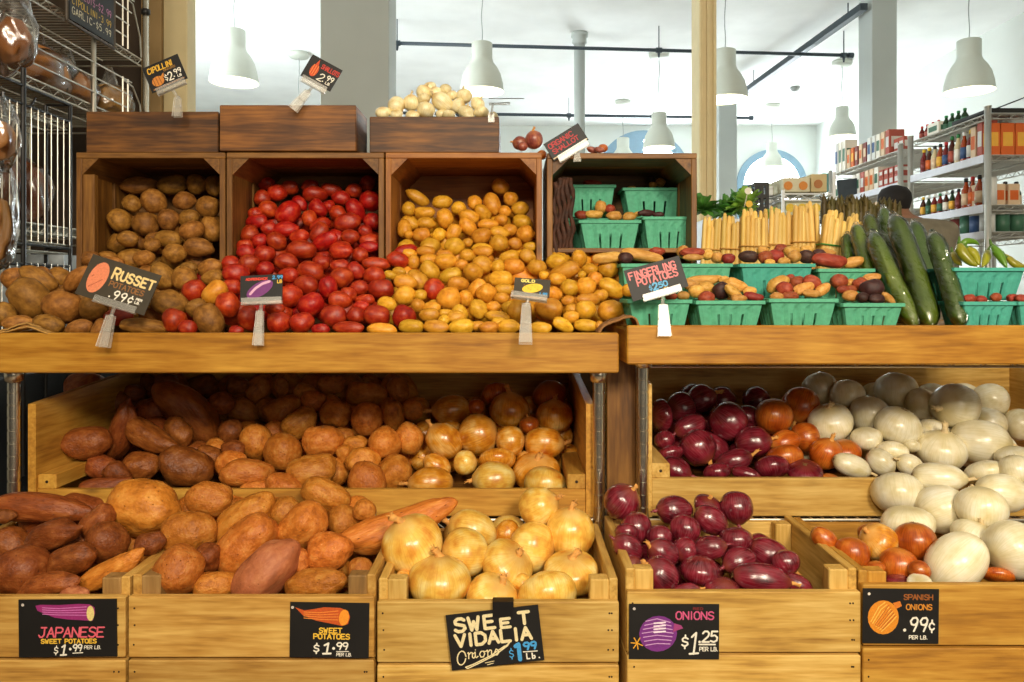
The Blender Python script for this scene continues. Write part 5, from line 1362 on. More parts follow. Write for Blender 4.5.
# cards on clear clip stands
o, mk = card('russet potatoes price card with pink potato drawing on a clear clip', 118.5, 284.5, 1.60, 75, 43, 17.5, pitch=14)
M_CARDG = plain('grey_card', (62, 54, 40), 0.5, noise_amt=.15)
o.data.materials.clear(); o.data.materials.append(M_CARDG)
paint(o, mk, (226, 132, 92), lambda f: f.poly(ell(15, 21, 9.5, 16.5, .1)), 'drawing')
paint(o, mk, (176, 84, 56), lambda f: [f.disc(9 + (i * 37 % 12), 9 + (i * 23 % 24), .6, n=6) for i in range(14)], 'drawing', .0002)
paint(o, mk, (240, 208, 140), lambda f: (f.text('R', 28.5, 17.5, 11, 6, 2.2), f.text('USSET', 37, 17, 9, 5.4, 2.1, 0, .38)))
paint(o, mk, (150, 100, 50), lambda f: f.text('POTATOES', 29, 25.5, 5.2, 3.6, 1.0, 0, .32))
paint(o, mk, WHT, lambda f: (f.disc(34, 35.5, 1), f.text('99c', 37, 36.5, 8.5, 5.2, 1.4, .15, .5), f.text('PER', 61, 31, 2, 1.7, .7), f.text('LB.', 61, 34.5, 2, 1.7, .7)))
clip(o, 1.6 / F, [(-16, 19.5), (29, 19)], (-3, 31), (-5.5, 62), 11, 17.5, .97)
o, mk = card('small card with a purple potato drawing among the red potatoes', 261.5, 288, 1.605, 42, 26.5, -3, pitch=12)
paint(o, mk, (118, 50, 120), lambda f: f.poly(ell(19.5, 14.5, 14.5, 7, -.5)), 'drawing')
paint(o, mk, (222, 170, 200), lambda f: f.line([(10, 19), (15, 13.5), (22, 9), (29, 7)], 2.6), 'drawing', .0002)
paint(o, mk, (222, 60, 40), lambda f: f.text('ADIRONDACK', 5.5, 5, 2.2, 1.7, .8))
paint(o, mk, BLU, lambda f: f.text('2.99', 32, 4.5, 3, 2.2, .9))
paint(o, mk, YEL, lambda f: f.text('LB', 37, 9, 3, 1.8, .8))
clip(o, 1.605 / F, [(-19, 12.8), (21, 13.5)], (.5, 23), (1.5, 57), 9, -3, .98)
o, mk = card('small gold potatoes price card among the yellow potatoes', 532, 287.5, 1.60, 36, 20, 5, pitch=30)
o.data.materials.clear(); o.data.materials.append(M_CARDG)
paint(o, mk, (240, 200, 60), lambda f: f.poly(ell(18.5, 11, 10.5, 5.2, -.25)), 'drawing')
paint(o, mk, (200, 130, 40), lambda f: [f.disc(10 + (i * 7 % 17), 8 + (i * 5 % 6), .5, n=6) for i in range(9)], 'drawing', .0002)
paint(o, mk, (240, 224, 120), lambda f: f.text('GOLD', 7, 4.5, 3, 2.6, 1.0))
paint(o, mk, BLU, lambda f: f.text('1.99', 26, 18.5, 3, 1.8, .8))
clip(o, 1.60 / F, [(-20, 10), (16, 12.5)], (-6, 17), (-7, 55), 12, 5, .87)
o, mk = card('fingerling potatoes price card on a clear clip before green baskets', 656, 278.5, 1.615, 58, 32.5, -15.5, pitch=10)
paint(o, mk, (236, 130, 130), lambda f: (f.text('FINGERLING', 3.5, 11, 7.0, 4.2, 1.5, 0, .28), f.text('POTATOES', 9.5, 19, 7.0, 4.2, 1.5, 0, .28)))
paint(o, mk, (96, 176, 220), lambda f: (f.text('$', 19.5, 26.5, 5, 2.8, .9), f.text('2', 23.5, 27, 6.6, 4.4, 1.8), f.text('50', 29.5, 26, 5, 3.8, 1.3, 0, .3)))
paint(o, mk, YEL, lambda f: f.text('EA', 34, 29.5, 2.4, 1.8, .6))
clip(o, 1.615 / F, [(-19, 15.5), (21, 15)], (6, 26), (6, 57), 12, -15.5, .98)
# cards above the top boxes
o, mk = card('cipollini price card tilted up above the left dark box', 165, 73.5, 1.93, 38, 27.5, -24, pitch=5)
paint(o, mk, (228, 176, 50), lambda f: f.text('CIPOLLINI', 3.5, 8.5, 5.5, 2.7, 1.0, .1, .28))
paint(o, mk, (206, 130, 50), lambda f: (f.poly(ell(10, 18.5, 6.2, 5.2)), f.poly([(14, 15), (18, 12), (17, 17)])), 'drawing')
paint(o, mk, (130, 70, 24), lambda f: [f.line([(6 + i * 3, 14), (6 + i * 3.4, 23)], .6) for i in range(3)], 'drawing', .0002)
paint(o, mk, (150, 110, 50), lambda f: f.text('ONIONS', 19, 11.5, 2, 1.7, .5))
paint(o, mk, WHT, lambda f: (f.text('$', 17.5, 21.5, 6, 2.6, .8), f.text('2', 21, 22.5, 8, 4.2, 1.2), f.disc(26.6, 20.5, .7), f.text('99', 28, 18.5, 4.6, 3, .9), f.text('LB', 30, 22.5, 2.2, 1.6, .6)))
paint(o, mk, (150, 100, 60), lambda f: f.line([(3, 25.4), (35, 25.4)], 1.4), 'lettering')
clip(o, 1.93 / F, [(-14, 15), (16, 15)], (14, 25), (15, 45), 8, -24)
o, mk = card('shallots price card tilted above the worn wooden box', 321.5, 73, 1.93, 34.5, 25, 29, pitch=5)
paint(o, mk, (210, 76, 30), lambda f: (f.poly(ell(9.5, 13.5, 4.2, 6.8)), f.poly([(7.5, 8), (9.5, 1.5), (11.5, 8)])), 'drawing')
paint(o, mk, (246, 150, 70), lambda f: [f.line([(7 + i * 2.4, 8), (7 + i * 2.4, 18)], .6) for i in range(3)], 'drawing', .0002)
paint(o, mk, (196, 52, 40), lambda f: f.text('SHALLOTS', 14.5, 8.5, 4.4, 2.0, .9, 0, .25))
paint(o, mk, WHT, lambda f: (f.text('2', 16, 20.5, 7.5, 5, 1.0, .2), f.disc(22.5, 19.5, .7), f.text('99', 24.5, 16.5, 5, 3, .9, .1), f.text('LB', 26, 20.5, 2.4, 1.8, .6)))
clip(o, 1.93 / F, [(-14, 13.5), (14, 13.5)], (-12.5, 19), (-27, 38), 9, 29)
o, mk = card('dark price card leaning between the third and fourth crates', 566, 142, 1.966, 41, 20, -32, pitch=5)
paint(o, mk, (178, 40, 44), lambda f: (f.text('ORGANIC', 3, 8, 4.8, 3.6, 1.1, 0, .2), f.text('SHALLOT', 4, 14.5, 4.4, 3.6, 1.0, 0, .2)))
paint(o, mk, (222, 200, 160), lambda f: f.line([(1, 18.2), (40, 18.2)], 1.1), 'lettering')
clip(o, 1.966 / F, [(-16, 11), (18, 11)], (11, 11), (11, 20), 7, -32)
o, mk = card('price card seen nearly edge on beside the cipollini heap', 507, 98.5, 1.95, 34, 30, 3, pitch=76)
o.data.materials.clear(); o.data.materials.append(M_CARDG)
m = MB(); a_ = P(493, 103, 1.95); m.tube(a_, P(491, 117, 1.974), .003, n=8); m.tube(P(489, 104, 1.95), P(510, 103.5, 1.945), .0035, n=8); m.box(P(488, 122, 1.968), P(494.5, 114, 1.974))
mi = o.matrix_world.inverted()
for v in m.bm.verts: v.co = mi @ v.co
bmesh.ops.recalc_face_normals(m.bm, faces=m.bm.faces)
me = bpy.data.meshes.new('clear_clip'); m.bm.to_mesh(me); m.bm.free(); me.materials.append(M_CLIP)
k = bpy.data.objects.new('clear_clip', me); COL.objects.link(k); k.parent = o
# ---------------------------------------------------------------- the hall
CZ = H + 2.6
YF = 11.95
XL, XR = -4.9, 4.75
def struct(o): return put(o, kind='structure')
M_WALL = plain('wall_paint', (208, 212, 206), 0.8, noise_amt=0.02, scale=3)
M_CEIL = plain('ceiling_paint', (240, 242, 240), 0.85, noise_amt=0.05, scale=2.5, bump=0.3)
M_FLOOR = plain('floor_concrete', (118, 104, 88), 0.5, noise_amt=0.2, scale=4)
M_BWALL = plain('dark_back', (60, 46, 32), .8, noise_amt=.2, scale=5)
M_TRIM = plain('cream_paint', (214, 196, 150), 0.6, noise_amt=0.06, scale=8)
M_TAN = plain('tan_paint', (150, 122, 78), 0.7, noise_amt=0.08, scale=5)
M_BLUE = plain('blue_grey_frame', (118, 146, 164), 0.6, noise_amt=0.04)
M_PANE = plain('bright_daylight_pane', (244, 252, 255), 0.3, noise_amt=0.0, emit=26)
M_PILL = plain('pillar_paint', (176, 182, 178), 0.75, noise_amt=0.03, scale=4)
struct(bx('floor', (XL - .1, -1.2, -0.06), (XR + .1, YF + .1, 0.0), M_FLOOR, bev=0))
struct(bx('ceiling', (XL - .1, -1.2, CZ), (XR + .1, YF + .1, CZ + 0.08), M_CEIL, bev=0))
struct(bx('wall_right', (XR, -1.2, 0), (XR + .1, YF + .1, CZ), M_WALL, bev=0))
struct(bx('wall_left', (XL - .1, -1.2, 0), (XL, YF + .1, CZ), M_WALL, bev=0))
struct(bx('wall_far', (XL, YF, 0), (XR, YF + .1, CZ), M_WALL, bev=0))
# wall stub and post behind the bread rack
struct(bx('wall_bread_side', (-4.8, 3.62, 0), (-1.76, 3.74, CZ), M_BWALL, bev=0))
struct(bx('trim_1', (-1.662, 3.6, 0), (-1.548, 3.7, CZ), M_TRIM, bev=0.004))
struct(bx('trim_2', (-1.758, 3.58, 0), (-1.664, 3.68, CZ), M_TAN, bev=0.003))
# pillars
def pillar(label, x0, x1, D, dep, mat, ridges=False):
    X0, X1 = X(x0, D), X(x1, D)
    root = empty('pillar', ((X0 + X1) / 2, D, 0), label, 'pillar', kind='structure')
    bx('shaft', (X0, D, 0), (X1, D + dep, CZ - 0.002), mat, root, 0.004)
    if ridges:
        for a, b in ((0.0, .2), (.42, .62), (.8, 1.0)):
            bx('moulding', (X0 + (X1 - X0) * a, D - .012, 0), (X0 + (X1 - X0) * b, D, CZ - .002), mat, root, 0.003)
    bx('plinth', (X0 - .02, D - .02, 0), (X1 + .02, D + dep + .02, .2), mat, root, .004)
    return root
pillar('broad white pillar behind the worn box and cipollini', 320, 389, 4.4, .27, M_PILL)
pillar('narrow cream pillar with mouldings beside the fourth crate', 699, 716, 4.0, .17, M_TRIM, True)
pillar('tall white pillar rising behind the bottle shelves', 872, 897, 6.6, .26, M_PILL)
pillar('grey fluted pillar under the pendant behind the cream one', 719, 737, 9.0, .22, M_PILL)
root = empty('column', (X(579.5, 7.66), 7.66, 0), 'slim round white column with a capital in mid hall', 'column', kind='structure')
m = MB(); m.lathe([(.055, 0), (.055, CZ - .12)], (X(579.5, 7.66), 7.66, 0), 20); m.build('shaft', M_PILL, root, True)
m = MB(); m.lathe([(.055, CZ - .12), (.075, CZ - .10), (.07, CZ - .05), (.085, CZ - .04), (.085, CZ - .001)], (X(579.5, 7.66), 7.66, 0), 20); m.build('capital', M_PILL, root, True)

# arched windows in the far wall
def arch(n, cx, top, r_px, mull, D=YF, fr=9, inner_blue=False):
    xc, r = X(cx, D), r_px / F * D; zt = Z(top, D); zc = zt - r; zb = 0.9
    root = empty('window_%d' % n, (xc, D - .02, zb)); put(root, kind='structure')
    w = fr / F * D
    def outline(rad):
        return [(xc + rad * math.cos(PI * k / 24), zc + rad * math.sin(PI * k / 24)) for k in range(25)]
    o_, i_ = outline(r), outline(r - w)
    m = MB()
    for a, b, c, d in zip(o_, o_[1:], i_[1:], i_):
        m.prism([(p[0], D - .06, p[1]) for p in (a, b, c, d)], (0, .055, 0))
    for s in (-1, 1):
        xa, xb = sorted((xc + s * r, xc + s * (r - w)))
        m.box((xa, D - .06, zb), (xb, D - .005, zc))
    m.box((xc - r, D - .06, zb - .06), (xc + r, D - .005, zb))
    m.build('window_frame', M_BLUE, root)
    m = MB(); pts = [(p[0], D - .03, p[1]) for p in outline(r - w * .9)] + [(xc - (r - w * .9), D - .03, zb), (xc + (r - w * .9), D - .03, zb)]
    m.prism(pts, (0, .02, 0)); m.build('pane', M_PANE, root)
    for dx in mull:
        x = xc + dx
        bx('mullion', (x - w * .75, D - .07, zb), (x + w * .75, D - .035, zc + .02), M_BLUE, root)
    bx('transom', (xc - r + w, D - .07, zc - .06), (xc + r - w, D - .035, zc + .0), M_BLUE, root)
    if inner_blue:
        m = MB(); pts = [(p[0], D - .068, p[1]) for p in i_[12:]] + [(xc, D - .068, zc)]
        m.prism(pts, (0, .02, 0)); m.build('blue_fanlight', M_BLUE, root)
arch(1, 771, 150, 35, (-.08,), fr=7)
arch(2, 643, 131, 47, (0.0,), fr=9, inner_blue=True)

# sprinkler pipes, track
def pipe(label, a, b, r, hang):
    a, b = P(*a), P(*b)
    root = empty('ceiling_pipe', (a + b) / 2, label, 'pipe')
    m = MB(); m.tube(a, b, r, n=10); m.build('pipe_run', M_PIPE, root, True)
    for t in hang:
        p = a.lerp(b, t)
        m = MB(); m.tube(p, (p.x, p.y, CZ), .006, n=6); m.tube(p - Vector((.03, 0, 0)), p + Vector((.03, 0, 0)), r * 1.5, n=10); m.tube(p, p - Vector((0, 0, .07)), .02, .008, n=8)
        m.build('hanger', M_PIPE, root)
    m = MB(); m.tube(b - (b - a).normalized() * .05, b, r * 1.6, n=10); m.build('end_cap', M_PIPE, root)
pipe('long dark sprinkler pipe crossing near the ceiling', (372, 42.5, 7.25), (853, 55.5, 7.6), .017, (.05, .585, .98))
pipe('thinner dark sprinkler pipe farther back behind the column', (330, 112, 10.1), (753, 118, 10.3), .02, (.3, .56, .76))
a, b = P(864, 10, 6.6), P(745, 94, 9.2)
root = empty('light_track', (a + b) / 2, 'dark slanting track crossing the pipe at upper right', 'track')
m = MB(); d = b - a; sd = Vector((.032, 0, 0)); up = Vector((0, 0, .06))
m.prism([a - sd, a + sd, a + sd + up, a - sd + up], d); m.build('rail', M_PIPE, root)
for t in (.1, .9):
    p = a.lerp(b, t); m = MB(); m.tube(p + up, (p.x, p.y, CZ), .006, n=6); m.build('hanger', M_PIPE, root)

# pendant lamps
M_SHADE = plain('lamp_shade_paint', (196, 200, 188), 0.55, noise_amt=.01)
M_SHIN = plain('shade_inside', (250, 246, 226), 0.6, noise_amt=0.0, emit=2.2)
M_CORD = plain('grey_cord', (150, 154, 150), 0.6)
M_BULB = plain('lit_bulb', (255, 246, 220), 0.4, noise_amt=0, emit=6)
def pendant(label, cx, ytop, ybot, D, power=14, tilt=0):
    x = X(cx, D); zt, zb = Z(ytop, D), Z(ybot, D); h = zt - zb
    r = h * .41; zb = Z(ybot - .17 * (ybot - ytop) * .55, D)
    root = empty('pendant_lamp', (x, D, zb), label, 'pendant lamp', 'large bell shaped pendant lamps')
    prof = [(.0, 1.0), (.43, .998), (.47, .985), (.47, .68), (.52, .60), (.70, .49), (.85, .36), (.95, .18), (1.0, 0.0)]
    m = MB(); m.lathe([(max(a * r, 1e-4), zb + b * (zt - zb)) for a, b in prof], (x, D, 0), 36, None, False); m.build('shade', M_SHADE, root, True)
    m = MB(); m.lathe([(.975 * r, zb + .003), (.90 * r, zb + .18 * h), (.77 * r, zb + .36 * h), (.59 * r, zb + .49 * h), (.41 * r, zb + .6 * h), (.001, zb + .61 * h)], (x, D, 0), 36, None, False); m.build('shade_lining', M_SHIN, root, True)
    m = MB(); m.lathe([(.001, zb + .28 * h), (.09 * r / .36 , zb + .32 * h), (.3 * r, zb + .42 * h), (.2 * r, zb + .52 * h), (.12 * r, zb + .6 * h)], (x, D, 0), 16); m.build('light_bulb', M_BULB, root, True)
    pts = [Vector((x + .004 * math.sin(k), D, zt + (CZ - .04 - zt) * k / 10)) for k in range(11)]
    m = MB(); m.path(pts, .004 if D < 7 else .005, 6); m.build('cord', M_CORD, root)
    m = MB(); m.lathe([(.001, CZ - .055), (.10, CZ - .05), (.11, CZ - .03), (.11, CZ - .001)], (x, D, 0), 24); m.build('ceiling_rose', M_SHADE, root, True)
    return root
pendant('pendant lamp between the cream post and broad pillar, over worn box', 234, 30, 88, 6.4)
pendant('pendant lamp behind the heap of cream cipollini', 482, 43, 97, 6.4)
pendant('pendant lamp half hidden right behind the cream moulded pillar', 725, 50, 105, 6.4)
pendant('pendant lamp nearest the right wall above the bottle shelves', 969, 40, 97, 6.2)
pendant('pendant lamp in second row, just left of the cream moulded pillar', 659, 113, 152, 8.3)
pendant('pendant lamp in second row before the tall white pillar', 842, 107, 140, 8.6)
pendant('pendant lamp hidden low behind the worn box, only its rose seen', 299, 112, 150, 8.3)
pendant('farther pendant lamp before the left arched window', 623, 138, 170, 10.4)
pendant('farther pendant lamp hanging before the right arched window', 772, 143, 170, 10.6)
def dome(label, px, py):
    D = 2.6 * F / (VY - py)
    m = MB(); m.lathe([(.001, CZ - .06), (.04, CZ - .05), (.06, CZ - .02), (.06, CZ - .001)], (X(px, D), D, 0), 20)
    put(m.build('ceiling_sensor', M_CORD, None, True), label, 'ceiling sensor')
dome('small grey ceiling sensor right of the slanting track', 795, 87)

# ---------------------------------------------------------------- grocery racks on the right
M_RACK = plain('rack_steel', (206, 204, 196), 0.3, 0.9, .03)
M_LABEL = plain('white_price_rail', (216, 218, 226), 0.6, noise_amt=.05)
def rack(label, xf, y0, y1, dep, levels, px_near_only=False):
    root = empty('grocery_rack', (xf, y0, 0), label, 'rack', 'wire racks of groceries along the right')
    for x in (xf, xf + dep):
        for y in (y0, y1):
            m = MB(); m.tube((x, y, 0), (x, y, levels[0] + .03), .016, n=12); m.tube((x, y, levels[0] + .03), (x, y, levels[0] + .035), .019, n=12)
            m.build('post', M_RACK, root, True)
    for i, z in enumerate(levels):
        wire_shelf(root, xf + .01, xf + dep - .01, y0 + .01, y1 - .01, z, 'x', .03, .0032, True, M_RACK)
        if i: 
            bx('price_rail', (xf - .012, y0 + .02, z - .035), (xf - .004, y1 - .02, z + .006), M_LABEL, root, .001)
    return root
XS = 2.40
L1 = (Z(113, 3.85), Z(155, 3.85), Z(205, 3.85), Z(232, 3.85), 1.1, .5)
L2 = (Z(148, 4.68), Z(182, 4.68), Z(208, 4.68), 1.25, .6)
rack('near wire rack of sauces and boxes, posts at right edge', XS, 3.85, 4.60, .5, L1)
rack('farther wire rack of boxes beyond the sauce rack', XS, 4.72, 5.77, .5, L2)
PAL = [(168, 78, 62), (214, 186, 152), (60, 104, 80), (210, 210, 204), (206, 96, 32), (92, 60, 110), (50, 78, 120), (226, 170, 60), (122, 50, 44), (228, 222, 208)]
PM = [plain('label_%d' % i if False else 'pack_colour', c, .45, noise_amt=.05) for i, c in enumerate(PAL)]
M_GLS = [plain('bottle_glass', c, .15, noise_amt=.05) for c in ((70, 28, 16), (30, 56, 30), (150, 60, 20), (110, 22, 18), (206, 190, 150))]
M_CAP = [plain('cap', c, .4, noise_amt=.02) for c in ((230, 190, 40), (30, 120, 60), (190, 40, 36), (24, 24, 26), (240, 240, 236))]
CN = ['yellow', 'green', 'red', 'black', 'white']
LN = ['red', 'cream', 'green', 'pale grey', 'orange', 'purple', 'blue', 'gold', 'dark red', 'off white']
from collections import Counter
SEEN = Counter()
def uniq(t):
    SEEN[t] += 1
    return t if SEEN[t] == 1 else f'{t}, {ORD[SEEN[t]]}'
def bottle(x, y, z, h, r, gi, ci, li, where):
    root = empty('sauce_bottle', (x, y, z), None)
    put(root, uniq(f'{CN[ci]} capped sauce bottle with {LN[li]} label, {where}'), 'bottle', 'bottles on the grocery racks')
    m = MB(); m.lathe([(r * .9, z), (r, z + .006), (r, z + h * .58), (r * .55, z + h * .74), (r * .38, z + h * .8), (r * .38, z + h * .9)], (x, y, 0), 14); m.build('glass_body', M_GLS[gi], root, True)
    m = MB(); m.lathe([(r * 1.03, z + h * .14), (r * 1.03, z + h * .5)], (x, y, 0), 14); m.build('paper_label', PM[li], root, True)
    m = MB(); m.lathe([(r * .46, z + h * .87), (r * .46, z + h * .98), (r * .3, z + h)], (x, y, 0), 12); m.build('cap', M_CAP[ci], root, True)
def carton(x, y, z, w, d, h, li, where, cat='box', name='carton'):
    root = empty(name, (x, y, z), None); put(root, uniq(f'{LN[li]} {cat} {where}'), cat, 'packets on the grocery racks')
    bx('body', (x - w / 2, y - d / 2, z), (x + w / 2, y + d / 2, z + h), PM[li], root, .002)
    lj = (li + 3) % 10
    bx('printed_panel', (x - w / 2 - .0008, y - d * .36, z + h * .3), (x - w / 2 + .001, y + d * .36, z + h * .72), PM[lj], root, 0)
    bx('printed_panel', (x - w * .36, y - d / 2 - .0008, z + h * .3), (x + w * .36, y - d / 2 + .001, z + h * .72), PM[lj], root, 0)
def can(x, y, z, h, r, li, where, name='can'):
    root = empty(name, (x, y, z), None); put(root, uniq(f'{LN[li]} can with metal lid {where}'), 'can', 'cans on the grocery racks')
    m = MB(); m.lathe([(r, z + .004), (r, z + h - .006)], (x, y, 0), 16); m.build('paper_label', PM[li], root, True)
    m = MB(); m.lathe([(r * .98, z), (r * 1.02, z + .002), (r * 1.02, z + .004)], (x, y, 0), 16); m.lathe([(r * 1.02, z + h - .006), (r * 1.02, z + h - .001), (r * .95, z + h), (.001, z + h - .003)], (x, y, 0), 16); m.build('metal_lid', M_RACK, root, True)
rr = random.Random(11)
near = ['by corner post', 'near corner post', 'in middle', 'toward far end', 'at far end']
def where(i, n, shelf): return f'{near[min(4, int(i / n * 5))]} of {shelf}'
# near rack, second level: hot sauces
z = L1[1] + .004
for i in range(11):
    y = 3.95 + i * .058
    if i < 2: carton(XS + .06, y, z, .08, .045, .19 - i * .02, [0, 1][i], 'beside the corner post, second shelf of near rack')
    else: bottle(XS + .045, y, z, .17 if i < 6 else .15, .021, [4, 0, 3, 2][i % 4], [0, 0, 0, 4, 1, 1, 2, 3, 3, 0, 0][i], [9, 1, 3, 6, 9, 0, 6, 7, 1, 4, 8][i], where(i, 11, 'near rack second shelf'))
z = L1[2] + .004
for i in range(11):
    y = 3.93 + i * .06
    if i < 1: can(XS + .06, y, z, .15, .033, 3, 'like a tall tin beside the corner post')
    elif i < 4: bottle(XS + .045, y, z, .17, .023, 2, [3, 2, 3][i - 1], 1 if i % 2 else 4, where(i, 11, 'near rack third shelf'))
    else: bottle(XS + .04, y, z, .12, .018, [3, 1, 0, 3][i % 4], rr.randrange(5), rr.randrange(10), where(i, 11, 'near rack third shelf'))
z = L1[3] + .004
for i in range(7):
    can(XS + .06, 3.95 + i * .088, z, .10 if i != 2 else .11, .036, [3, 6, 2, 8, 3, 7, 0][i], where(i, 7, 'near rack lowest seen shelf'))
z = L1[0] + .004
for i in range(9):
    y = 4.06 + i * .06
    if i < 4: bottle(XS + .08, y + .12, z, .10, .02, 1, 1, 2, where(i, 9, 'near rack top'))
    elif i < 5: carton(XS + .08, y + .12, z, .09, .12, .07, 9, 'low on top of the near rack')
    else: bottle(XS + .07, y + .06, z, .09, .016, 3, 2, 0, where(i, 9, 'near rack top'))
# black slanting tray on top
m = MB(); m.prism([(XS + .02, 3.86, L1[0] + .01), (XS + .25, 3.86, L1[0] + .10), (XS + .25, 4.16, L1[0] + .10), (XS + .02, 4.16, L1[0] + .01)], (0.0, 0, .006))
m.box((XS + .02, 3.87, L1[0] + .004), (XS + .25, 4.2, L1[0] + .03))
put(m.build('black_tray', M_BLACKW), 'black tray tilted up on top of the near rack', 'tray')
# orange boxes at the end
for i in range(3):
    x = XS + .05 + i * .075
    carton(x + .01, 3.93, L1[1] + .004, .07, .06, .17, 4, f'with yellow square at the rack end, {["leftmost", "middle", "rightmost"][i]}')
    carton(x + .01, 3.99 if i else 4.02, L1[2] + .004, .06, .05, .12, 1, f'in shade on the rack end third shelf, {["leftmost", "middle", "rightmost"][i]}')
for i in range(5):
    bottle(XS + .07 + i * .06, 4.10, L1[2] + .004, .15, .024, 1, 3, 1, f'in shade, {ORD[i + 1]} from rack post')
    can(XS + .07 + i * .075, 3.96, L1[3] + .004, .10, .034, [2, 2, 2, 3, 2][i], f'at the rack end lowest shelf, {ORD[i + 1]} from the post')
    bottle(XS + .2, 4.12 + i * .09, L1[1] + .004, .16, .026, 1, 3, 8, f'{ORD[i + 1]} in inner row, near rack')
# far rack
z = L2[0] + .004
for i in range(15):
    y = 4.80 + i * .064
    if i in (0, 1): carton(XS + .07, y, z, .05, .06, .09, 0, 'with white lid, on the far rack top near its front post')
    elif i < 7: carton(XS + .07, y, z, .10, .05, .16, [8, 1, 0, 1, 9, 3, 3][i % 7], where(i, 15, 'far rack top'))
    elif i < 12: carton(XS + .06, y, z, .08, .045, .14, [8, 1, 8, 4, 1][i - 7], where(i, 15, 'far rack top'))
    else: carton(XS + .06, y, z, .09, .05, .22, [9, 9, 3][i - 12], where(i, 15, 'far rack top'))
z = L2[1] + .004
for i in range(14):
    y = 4.80 + i * .068
    if i < 4: 
        carton(XS + .05, y, z, .07, .055, .07, 0, where(i, 14, 'far rack second shelf'))
        carton(XS + .05, y, z + .071, .07, .05, .05, 0, 'stacked on another red box on the far rack second shelf')
    else: carton(XS + .06, y, z, .09, .055, .15 if i < 10 else .12, [1, 1, 0, 9, 9][i % 5], where(i, 14, 'far rack second shelf'))
z = L2[2] + .004
for i in range(10):
    carton(XS + .06, 4.80 + i * .09, z, .09, .07, .08, [1, 9, 4][i % 3], where(i, 10, 'far rack third shelf'))

# black chalk sign on the far rack
m = MB(); c = P(850, 189, 5.36); m.box((c.x - .09, 5.35, c.z - .075), (c.x + .09, 5.36, c.z + .07), rot=Matrix.Rotation(R(-6), 3, 'Y'))
bs = m.build('shelf_sign', plain('slate', (52, 66, 76), .6)); put(bs, 'dark slate sign hanging before the far rack', 'sign')

# white display shelving with produce cartons, greens
M_WHT = plain('white_plastic', (226, 230, 232), .5, noise_amt=.03)
root = empty('white_stand', (X(790, 3.3), 3.3, 0), 'white wire stand carrying printed cartons behind the asparagus', 'stand')
sx0, sx1 = X(752, 3.3), X(834, 3.3)
for x in (X(783, 3.3), sx1):
    for y in (3.3, 3.6): 
        m = MB(); m.tube((x, y, 0), (x, y, Z(172 if x == sx1 else 190, 3.3)), .008, n=8); m.build('post', M_WHT, root)
for zz in (Z(194, 3.3), Z(217, 3.3)):
    wire_shelf(root, X(783, 3.3), sx1, 3.3, 3.6, zz, 'y', .03, .003, True, M_WHT)
def printed(label, x0, x1, y0, y1, D, cols, dots):
    root = empty('printed_carton', ((X(x0, D) + X(x1, D)) / 2, D, Z(y1, D)), label, 'box', 'printed food cartons behind the asparagus')
    bx('body', (X(x0, D), D, Z(y1, D)), (X(x1, D), D + .2, Z(y0, D)), plain('carton_print', cols, .6, noise_amt=.12, scale=12), root, .003)
    for dx, rgb in dots:
        m = MB(); c = P(x0 + dx, (y0 + y1) / 2 + 1, D); m.lathe([(.001, 0), (.019, 0), (.019, .002)], c + Vector((0, -.002, 0)), 18, Matrix.Rotation(PI / 2, 3, 'X')); m.build('printed_circle', colr(rgb), root)
printed('printed carton with two orange circles, left on the white stand', 783, 810, 177.5, 192, 3.32, (206, 200, 170), [(5, (206, 130, 50)), (20, (206, 130, 50))])
printed('beige printed carton right on the white stand', 811, 827, 174, 192, 3.32, (196, 176, 128), [(7, (170, 110, 60))])
printed('teal printed carton at the right end of the white stand', 822, 829, 173, 192, 3.54, (90, 140, 140), [])
printed('lower printed carton with yellow circles on the white stand', 786, 827, 199, 215, 3.32, (210, 208, 176), [(4, (226, 190, 60)), (16, (226, 190, 60)), (30, (226, 190, 60))])
def pcrate(label, x0, x1, y0, y1, D, mat):
    X0, X1, z0, z1 = X(x0, D), X(x1, D), Z(y1, D), Z(y0, D)
    m = MB(); n = 3
    for i in range(n + 1):
        zz = z0 + (z1 - z0) * i / n
        m.box((X0, D, zz - .008), (X1, D + .01, zz + .008)); m.box((X0, D + .19, zz - .008), (X1, D + .2, zz + .008))
        m.box((X0, D, zz - .008), (X0 + .01, D + .2, zz + .008)); m.box((X1 - .01, D, zz - .008), (X1, D + .2, zz + .008))
    for xx in (X0 + .007, (X0 + X1) / 2, X1 - .007):
        m.box((xx - .007, D - .001, z0), (xx + .007, D + .012, z1)); m.box((xx - .007, D + .188, z0), (xx + .007, D + .2, z1))
    m.box((X0, D, z0 - .01), (X1, D + .2, z0))
    put(m.build('plastic_crate', mat), label, 'crate')
pcrate('white slatted plastic crate left of the printed cartons', 752, 783, 196, 212, 3.45, M_WHT)
pcrate('small white slatted crate stepping above, before the far window', 766, 783, 188, 195, 3.45, M_WHT)
pcrate('dark plastic crate behind the leafy greens', 755, 769, 184, 220.5, 3.39, M_BLACKW)
m = MB()
m.box((X(700, 3.2), 3.1, .9), (X(783, 3.2), 3.6, Z(221, 3.2))); 
put(m.build('greens_counter', M_WHT), 'pale counter hidden behind asparagus carrying the greens', 'counter')
